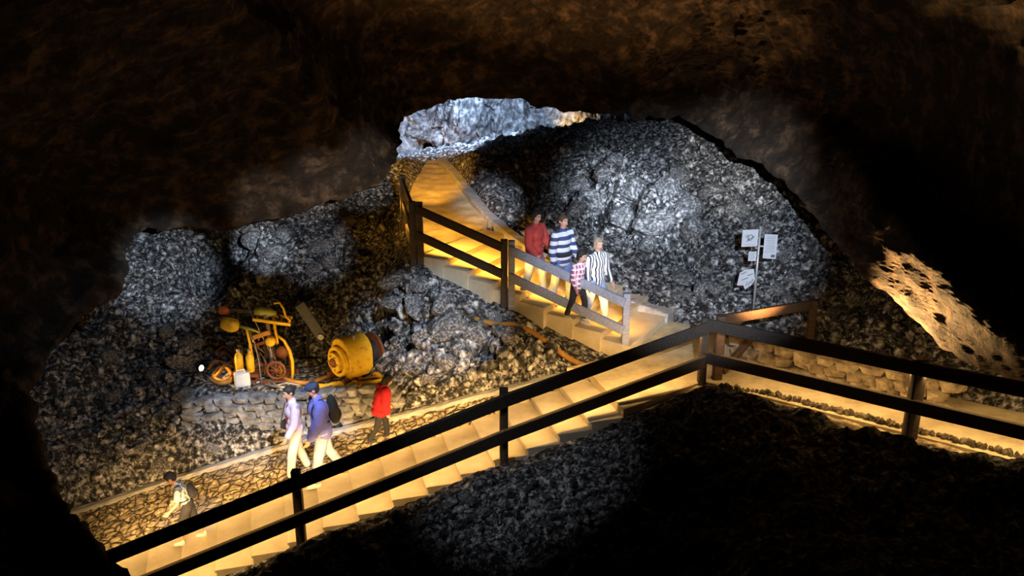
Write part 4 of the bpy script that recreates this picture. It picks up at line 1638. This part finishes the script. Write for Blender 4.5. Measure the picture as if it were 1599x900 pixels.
def person(loc, face, H, label, group=None, lean=3, nod=5, turn=0, legs=((12, 8, 3), (-10, 14, 3)), arms=((15, 10, 20), (-12, 10, 15)),
           top='navy', sleeve='long', top_len=.1, bulk=1.0, bottom='jeans', bottom_len='long', shoe='shoe_dark', hair='hair_dark', hair_style='short',
           child=False, cap=None, hood=None, extras=()):
    k = H / 1.75
    hs = 1.2 if child else 1.0
    t = thing('person', loc, label, 'person', math.radians(face), group)
    ln = math.radians(lean)
    sh_w = (.165 if child else .185) * k
    hip_w = .085 * k
    tl, sl, ul, fl_ = .425 * k, .41 * k, .285 * k, .245 * k
    # legs relative to hips
    J_ = {}
    low = 0
    for sd, (hf, kf, sp_) in zip((1, -1), legs):
        hf, kf, sp_ = rads(hf, kf, sp_)
        hip = Vector((sd * hip_w, 0, 0))
        kn = hip + Vector((sd * math.sin(sp_) * tl, -math.sin(hf) * tl * math.cos(sp_), -math.cos(hf) * tl * math.cos(sp_)))
        an = kn + Vector((sd * math.sin(sp_) * .3 * sl, -math.sin(hf - kf) * sl, -math.cos(hf - kf) * sl))
        J_[sd] = [hip, kn, an, hf - kf]
        low = min(low, an.z)
    pz = -low + .085 * k
    up = Vector((0, 0, pz))
    for sd in (1, -1):
        J_[sd][:3] = [q + up for q in J_[sd][:3]]
    spine = Vector((0, -math.sin(ln), math.cos(ln)))
    fwd = Vector((0, -math.cos(ln), -math.sin(ln)))
    pel = up.copy()
    waist, chest, shc = pel + spine * .17 * k, pel + spine * .34 * k, pel + spine * .475 * k
    hd = Vector((0, -math.sin(ln + math.radians(nod)), math.cos(ln + math.radians(nod))))
    neck = shc + spine * .045 * k
    hr = .115 * k * hs
    head = neck + hd * (.075 * k + hr * .95)
    # head frame
    hf_ = Vector((0, -hd.z, hd.y))
    tn = math.radians(turn)
    hx = Vector((1, 0, 0))
    hfw = (hf_ * math.cos(tn) + hx * math.sin(tn)).normalized()
    hx2 = hfw.cross(hd) * -1
    hx2 = hd.cross(hfw) * -1 if hd.cross(hfw).dot(hx) < 0 else hd.cross(hfw)
    HR = Matrix((hx2, -hfw, hd)).transposed()

    def hp(x, f, z):
        """point of the head: x left, f forward, z up, in head heights"""
        return head + (hx2 * x + hfw * f + hd * z) * hr

    AR = {}
    for sd, (sf, ab, el) in zip((1, -1), arms):
        sf, ab, el = rads(sf, ab, el)
        s = shc + Vector((sd * sh_w, 0, -.02 * k))
        ud = Vector((sd * math.sin(ab), -math.sin(sf) * math.cos(ab), -math.cos(sf) * math.cos(ab)))
        e = s + ud * ul
        fd = Vector((sd * math.sin(ab) * .3, -math.sin(sf + el), -math.cos(sf + el))).normalized()
        w = e + fd * fl_
        AR[sd] = (s, e, w, fd)

    body = MB()
    TR = Matrix((Vector((1, 0, 0)), -fwd, spine)).transposed()
    body.ell(pel + Vector((0, 0, .03 * k)), (.15 * k, .1 * k, .12 * k), TR).ell(waist, (.13 * k, .09 * k, .14 * k), TR).ell(chest, (.15 * k, .105 * k, .17 * k), TR)
    body.cap(shc + Vector((-sh_w * .8, 0, -.02 * k)), shc + Vector((sh_w * .8, 0, -.02 * k)), .055 * k, .055 * k)
    body.cap(neck - spine * .05 * k, head - hd * hr * .4, .055 * k, .05 * k)
    body.ell(hp(0, -.08, .12), (hr * .66, hr * .82, hr * .86), HR).ell(hp(0, .12, -.3), (hr * .54, hr * .62, hr * .68), HR)
    body.ell(hp(0, .42, -.72), (hr * .28, hr * .24, hr * .2), HR)                       # chin
    body.cap(hp(0, .66, .12), hp(0, .86, -.22), hr * .09, hr * .15, 10)                  # nose
    body.ell(hp(0, .66, .26), (hr * .45, hr * .14, hr * .1), HR)                         # brow
    body.ell(hp(0, .66, -.5), (hr * .24, hr * .14, hr * .1), HR)                         # lips
    for sd in (1, -1):
        body.ell(hp(sd * .68, -.1, -.02), (hr * .1, hr * .2, hr * .27), HR)
        hip, kn, an, sa = J_[sd]
        body.cap(hip, kn, .085 * k, .055 * k).cap(kn, an, .054 * k, .037 * k)
        body.ell(kn * .62 + an * .38 + Vector((0, .018 * k, 0)), (.048 * k, .052 * k, .1 * k))
        ft = an + Vector((sd * .02 * k, -.15 * k, -.05 * k))
        body.cap(an + Vector((0, .03 * k, -.04 * k)), ft, .036 * k, .026 * k)
        s, e, w, fd = AR[sd]
        body.cap(s, e, .05 * k, .038 * k).cap(e, w, .038 * k, .026 * k)
        pn = Vector((-sd, 0, 0)) + fwd * .25
        add_hand(body, w, fd, pn, 1 if fd.cross(pn - fd * pn.dot(fd)).dot(fwd) > 0 else -1, k * (1.08 if child else 1), .55)
    me = fused(body, .0085 * k, 2, .5)
    me.materials.append(M['skin'])
    me.materials.append(M['lips'])
    mc = hp(0, .76, -.5)
    for p in me.polygons:
        c = p.center - mc
        if abs(c.dot(hx2)) < hr * .26 and abs(c.dot(hd)) < hr * .085 and c.dot(hfw) > -hr * .12:
            p.material_index = 1
    link('body', me, None, t, True)
    for sd in (1, -1):
        eb = MB().ell(hp(sd * .27, .60, .06), (hr * .13, hr * .13, hr * .1), HR, 12, 8)
        eo = eb.build('eye', M['eye_white'], t, True)
        eo.data.materials.append(M['eye_dark'])
        ic = hp(sd * .27, .74, .06)
        for p in eo.data.polygons:
            if (p.center - ic).length < hr * .085:
                p.material_index = 1
        MB().cap(hp(sd * .12, .76, .3), hp(sd * .42, .66, .29), hr * .045, hr * .03, 8).build('eyebrow', M[hair], t, True)

    # trousers, shorts or leggings
    b = .016 * k * min(bulk, 1.2)
    mb = MB()
    mb.ell(pel + Vector((0, 0, .03 * k)), (.158 * k + b, .112 * k + b, .125 * k), TR)
    for sd in (1, -1):
        hip, kn, an, sa = J_[sd]
        if bottom_len == 'long':
            mb.cap(hip, kn, .092 * k + b, .062 * k + b).cap(kn, an + (kn - an) * .12, .062 * k + b, .05 * k + b)
            mb.cap(an + (kn - an) * .12, an + (kn - an) * .07, .052 * k + b, .05 * k + b)
        else:
            mb.cap(hip, hip + (kn - hip) * .78, .095 * k + b, .08 * k + b)
    link('trousers' if bottom_len == 'long' else 'shorts', fused(mb, .012 * k, 3), M[bottom], t, True)
    # top
    mb = MB()
    b = .022 * k * bulk
    mb.ell(pel + spine * (.12 - top_len) * k, (.158 * k + b, .112 * k + b, .11 * k), TR)
    if top_len > .12:
        mb.ell(pel + spine * .05 * k, (.164 * k + b, .12 * k + b, .12 * k), TR)
    mb.ell(waist, (.142 * k + b, .1 * k + b, .16 * k), TR).ell(chest, (.155 * k + b, .11 * k + b, .165 * k), TR)
    mb.cap(shc + Vector((-sh_w * .85, 0, -.02 * k)), shc + Vector((sh_w * .85, 0, -.02 * k)), .058 * k + b * .7, .058 * k + b * .7)
    mb.cap(shc, neck + spine * .012 * k, .075 * k, .064 * k + b * .3)
    for sd in (1, -1):
        s, e, w, fd = AR[sd]
        if sleeve == 'long':
            mb.cap(s, e, .056 * k + b * .8, .046 * k + b * .8).cap(e, w - fd * .04 * k, .046 * k + b * .8, .036 * k + b * .7)
        else:
            mb.cap(s, s + (e - s) * .62, .06 * k + b, .054 * k + b)
    link('jacket' if bulk > 1.2 or top in ('blue_jacket', 'red_jacket') else 'top', fused(mb, .012 * k, 3), M[top], t, True)
    # shoes
    for sd in (1, -1):
        an = J_[sd][2]
        mb = MB()
        mb.cap(an + Vector((0, .025 * k, -.035 * k)), an + Vector((sd * .02 * k, -.135 * k, -.05 * k)), .045 * k, .036 * k)
        mb.ell(an + Vector((sd * .012 * k, -.06 * k, -.068 * k)), (.045 * k, .135 * k, .018 * k))
        mb.cap(an + Vector((0, .01 * k, -.02 * k)), an + Vector((0, .01 * k, .02 * k)), .045 * k, .043 * k)
        link('shoe', fused(mb, .01 * k, 2), M[shoe], t, True)
    # hair, cap, hood
    mb = MB()
    if hood:
        mb.ell(hp(0, -.18, .05), (hr * .92, hr * .95, hr * 1.05), HR).cap(hp(0, -.3, -.5), shc - fwd * .04 * k, hr * .75, hr * .85)
        link('hood', fused(mb, .012 * k, 3), M[hood], t, True)
    else:
        mb.ell(hp(0, -.2, .24), (hr * .76, hr * .86, hr * .86), HR).ell(hp(0, -.4, -.1), (hr * .66, hr * .52, hr * .66), HR)
        mb.ell(hp(0, .38, .72), (hr * .48, hr * .32, hr * .2), HR)
        if hair_style == 'long':
            mb.cap(hp(0, -.55, 0), hp(0, -.62, -1.5), hr * .6, hr * .45)
            for sd in (1, -1):
                mb.cap(hp(sd * .6, -.15, .1), hp(sd * .62, -.2, -1.1), hr * .24, hr * .2)
        elif hair_style == 'bun':
            mb.ell(hp(0, -1.05, .25), (hr * .36, hr * .36, hr * .36), HR)
        elif hair_style == 'bob':
            for sd in (1, -1):
                mb.cap(hp(sd * .6, -.15, .2), hp(sd * .62, -.12, -.65), hr * .25, hr * .22)
            mb.cap(hp(0, -.55, 0), hp(0, -.55, -.7), hr * .6, hr * .5)
        link('hair', fused(mb, .009 * k, 3), M[hair], t, True)
    if cap:
        mb = MB()
        mb.ell(hp(0, -.06, .46), (hr * .82, hr * .95, hr * .62), HR)
        mb.ell(hp(0, .98, .42), (hr * .56, hr * .52, hr * .07), HR)
        link('cap', fused(mb, .008 * k, 2), M[cap], t, True)
    for e in extras:
        if e == 'waist_band':
            mb = MB()
            for a in np.linspace(0, 2 * math.pi, 26)[:-1]:
                c = pel + spine * .10 * k + TR @ Vector((math.cos(a) * .185 * k, math.sin(a) * .138 * k, 0))
                mb.ell(c, (.03 * k, .03 * k, .045 * k), None, 8, 6)
            link('waist_band', fused(mb, .012 * k, 3), M['dark_cloth'], t, True)
        if e == 'lining':
            mb = MB()
            mb.ell(chest + fwd * .06 * k - spine * .08 * k, (.07 * k, .085 * k, .24 * k), TR)
            link('inner_shirt', fused(mb, .012 * k, 3), M['maroon'], t, True)
    t_ = dict(k=k, shc=shc, chest=chest, pel=pel, fwd=fwd, spine=spine, root=t, hand={sd: AR[sd][2] + AR[sd][3] * .08 * k for sd in (1, -1)}, TR=TR)
    return t_


def stair_hit(px, py):
    best = None
    for kk in range(1, NSTEP + 1):
        p = PZ(px, py, ZL - RISE * kk)
        s = -(p - S0).dot(U)
        if TREAD * (kk - 1) <= s <= TREAD * kk + .03:
            return p
        e = min(abs(s - TREAD * (kk - 1)), abs(s - TREAD * kk))
        if best is None or e < best[0]:
            best = (e, p)
    return best[1]


def up_hit(px, py):
    best = None
    for kk in range(0, 9):
        p = PZ(px, py, ZL + RISE * kk + .002)
        s = (p - U0).dot(UU)
        e = max(UT * (kk - 1) - s, s - UT * kk, 0)
        if kk == 0:
            e = max(s, 0)
        if best is None or e < best[0] - 1e-6:
            best = (e, p)
    return best[1]


def worn_pack(who, label, mat, w=.17, h=.24, dpt=.09):
    """backpack sitting on a back"""
    k = who['k']
    root = who['root']
    c = who['chest'] - who['fwd'] * (.15 + dpt * .7) * k - who['spine'] * .05 * k
    m = Matrix.Translation(root.location) @ Matrix.Rotation(root.rotation_euler.z, 4, 'Z')
    p = thing('backpack', m @ c, label, 'backpack', root.rotation_euler.z)
    mb = MB()
    mb.ell((0, 0, 0), (w * k, dpt * k, h * k), who['TR']).ell((0, .02 * k, -h * .4 * k), (w * .95 * k, dpt * k, h * .6 * k), who['TR']).ell((0, .06 * k, -h * .35 * k), (w * .7 * k, dpt * .8 * k, h * .4 * k), who['TR'])
    link('pack_body', fused(mb, .012 * k, 3), M[mat], p, True)
    for sd in (1, -1):
        s = who['shc'] - c
        q = [Vector((sd * .1 * k, 0, 0)) + s + who['spine'] * .045 * k - who['fwd'] * .06 * k, Vector((sd * .105 * k, 0, 0)) + s + who['spine'] * .062 * k,
             Vector((sd * .11 * k, 0, 0)) + s + who['fwd'] * .1 * k - who['spine'] * .02 * k, Vector((sd * .125 * k, 0, 0)) + s + who['fwd'] * .135 * k - who['spine'] * .17 * k,
             Vector((sd * .16 * k, 0, 0)) + s + who['fwd'] * .05 * k - who['spine'] * .3 * k, Vector((sd * .14 * k, 0, 0)) + s - who['fwd'] * .12 * k - who['spine'] * .3 * k]
        MB().tube([tuple(v) for v in catmull(np.array([tuple(v) for v in q]), 24)], .016 * k, 8).build('strap', M[mat], p, True)
    return p


FW = math.degrees
down_stair = FW(math.atan2(-U.x, U.y))          # facing down the long stair
down_up = FW(math.atan2(-UU.x, UU.y))           # facing down the upper steps

kid = person(stair_hit(300, 845), down_stair - 4, 1.26, 'child in a grey checked top and shorts leaning forward low on the long stair', lean=16, nod=24,
             legs=((20, 14, 3), (-12, 10, 3)), arms=((6, 12, 40), (-6, 12, 50)), top='grey_check', bottom='dark_cloth', bottom_len='short', shoe='shoe_white',
             hair='hair_dark', hair_style='short', child=True, sleeve='short')
worn_pack(kid, 'small black backpack on the back of the child low on the stair', 'pack', .13, .17, .08)
wom = person(stair_hit(467, 742), down_stair + 14, 1.66, 'dark-haired woman in a lilac cardigan and white trousers walking beside the man in blue', lean=2, nod=12, turn=10,
             legs=((16, 8, 3), (-8, 12, 3)), arms=((12, 10, 25), (-8, 12, 20)), top='lilac', bottom='white_cloth', shoe='shoe_dark', hair='hair_dark', hair_style='bun', top_len=.16, bulk=1.5, extras=('lining',))
man = person(stair_hit(508, 752), down_stair + 10, 1.8, 'man in a navy cap, blue jacket and pale trousers carrying a black backpack', lean=4, nod=16, turn=-8,
             legs=((14, 6, 3), (-14, 18, 3)), arms=((14, 10, 22), (-14, 12, 18)), top='blue_jacket', bottom='pale_blue', shoe='shoe_white', hair='hair_dark', cap='navy', bulk=2.2, top_len=.17)
worn_pack(man, 'black backpack on the back of the man in the blue jacket', 'pack')
# small shoulder bag at the woman's hip
k_ = wom['k']
rt = wom['root']
mw = Matrix.Translation(rt.location) @ Matrix.Rotation(rt.rotation_euler.z, 4, 'Z')
bg = thing('handbag', mw @ (wom['pel'] + Vector((-.23, -.06, .02))), 'small black handbag hanging at the hip of the woman in lilac', 'bag', rt.rotation_euler.z)
link('bag_body', fused(MB().ell((0, 0, 0), (.05, .12, .09)).ell((0, 0, -.04), (.055, .13, .07)), .012, 2), M['pack'], bg, True)
MB().tube([(0, -.1, .06), (.03, -.06, .25), (.06, -.02, .43), (.06, .04, .43), (.03, .07, .25), (0, .1, .06)], .008, 6).build('strap', M['pack'], bg, True)
rp = ramp_hit(596, 690)
person(rp + Vector((0, 0, .03)), 118, 1.2, 'child in a bright red hooded coat and dark leggings walking up the cobbles', lean=14, nod=18, legs=((22, 18, 2), (-16, 16, 2)), arms=((10, 8, 20), (-10, 8, 20)),
       top='red_coat', bottom='dark_cloth', shoe='shoe_dark', hair='hair_dark', hair_style='bob', child=True, bulk=4.2, top_len=.24)
GR = 'four visitors coming down the upper steps'
person(up_hit(834, 464), down_up - 10, 1.76, 'dark-haired person in a brick-red jacket at the rear of the four visitors', GR, lean=2, nod=8, turn=-10, legs=((16, 14, 3), (-8, 10, 3)), arms=((18, 8, 30), (5, 8, 45)),
       top='red_jacket', bottom='jeans', shoe='shoe_white', hair='hair_dark', hair_style='bob', bulk=2.0, top_len=.2)
person(up_hit(876, 478), down_up - 16, 1.84, 'tall man in a jumper with broad white and navy hoops and a dark waist band', GR, lean=1, nod=4, turn=-8, legs=((14, 12, 3), (-8, 8, 3)), arms=((10, 10, 25), (-6, 10, 20)),
       top='hoops', bottom='jeans', shoe='shoe_dark', hair='hair_brown', bulk=1.5, top_len=.16, extras=('waist_band',))
person(up_hit(901, 500), down_up - 20, 1.36, 'small child in a pink checked top between the two striped visitors', GR, lean=6, nod=12, legs=((18, 14, 3), (-10, 14, 3)), arms=((10, 10, 30), (0, 10, 30)),
       top='pink_check', bottom='dark_cloth', shoe='shoe_white', hair='hair_dark', hair_style='bob', child=True, top_len=.16)
person(up_hit(929, 508), down_up - 20, 1.72, 'fair-haired visitor in a black and white vertically striped top and pale jeans', GR, lean=1, nod=6, turn=-12, legs=((16, 12, 3), (-8, 10, 3)), arms=((8, 9, 20), (-6, 9, 18)),
       top='pinstripe', bottom='pale_blue', shoe='shoe_white', hair='hair_fair', hair_style='bob', top_len=.14)
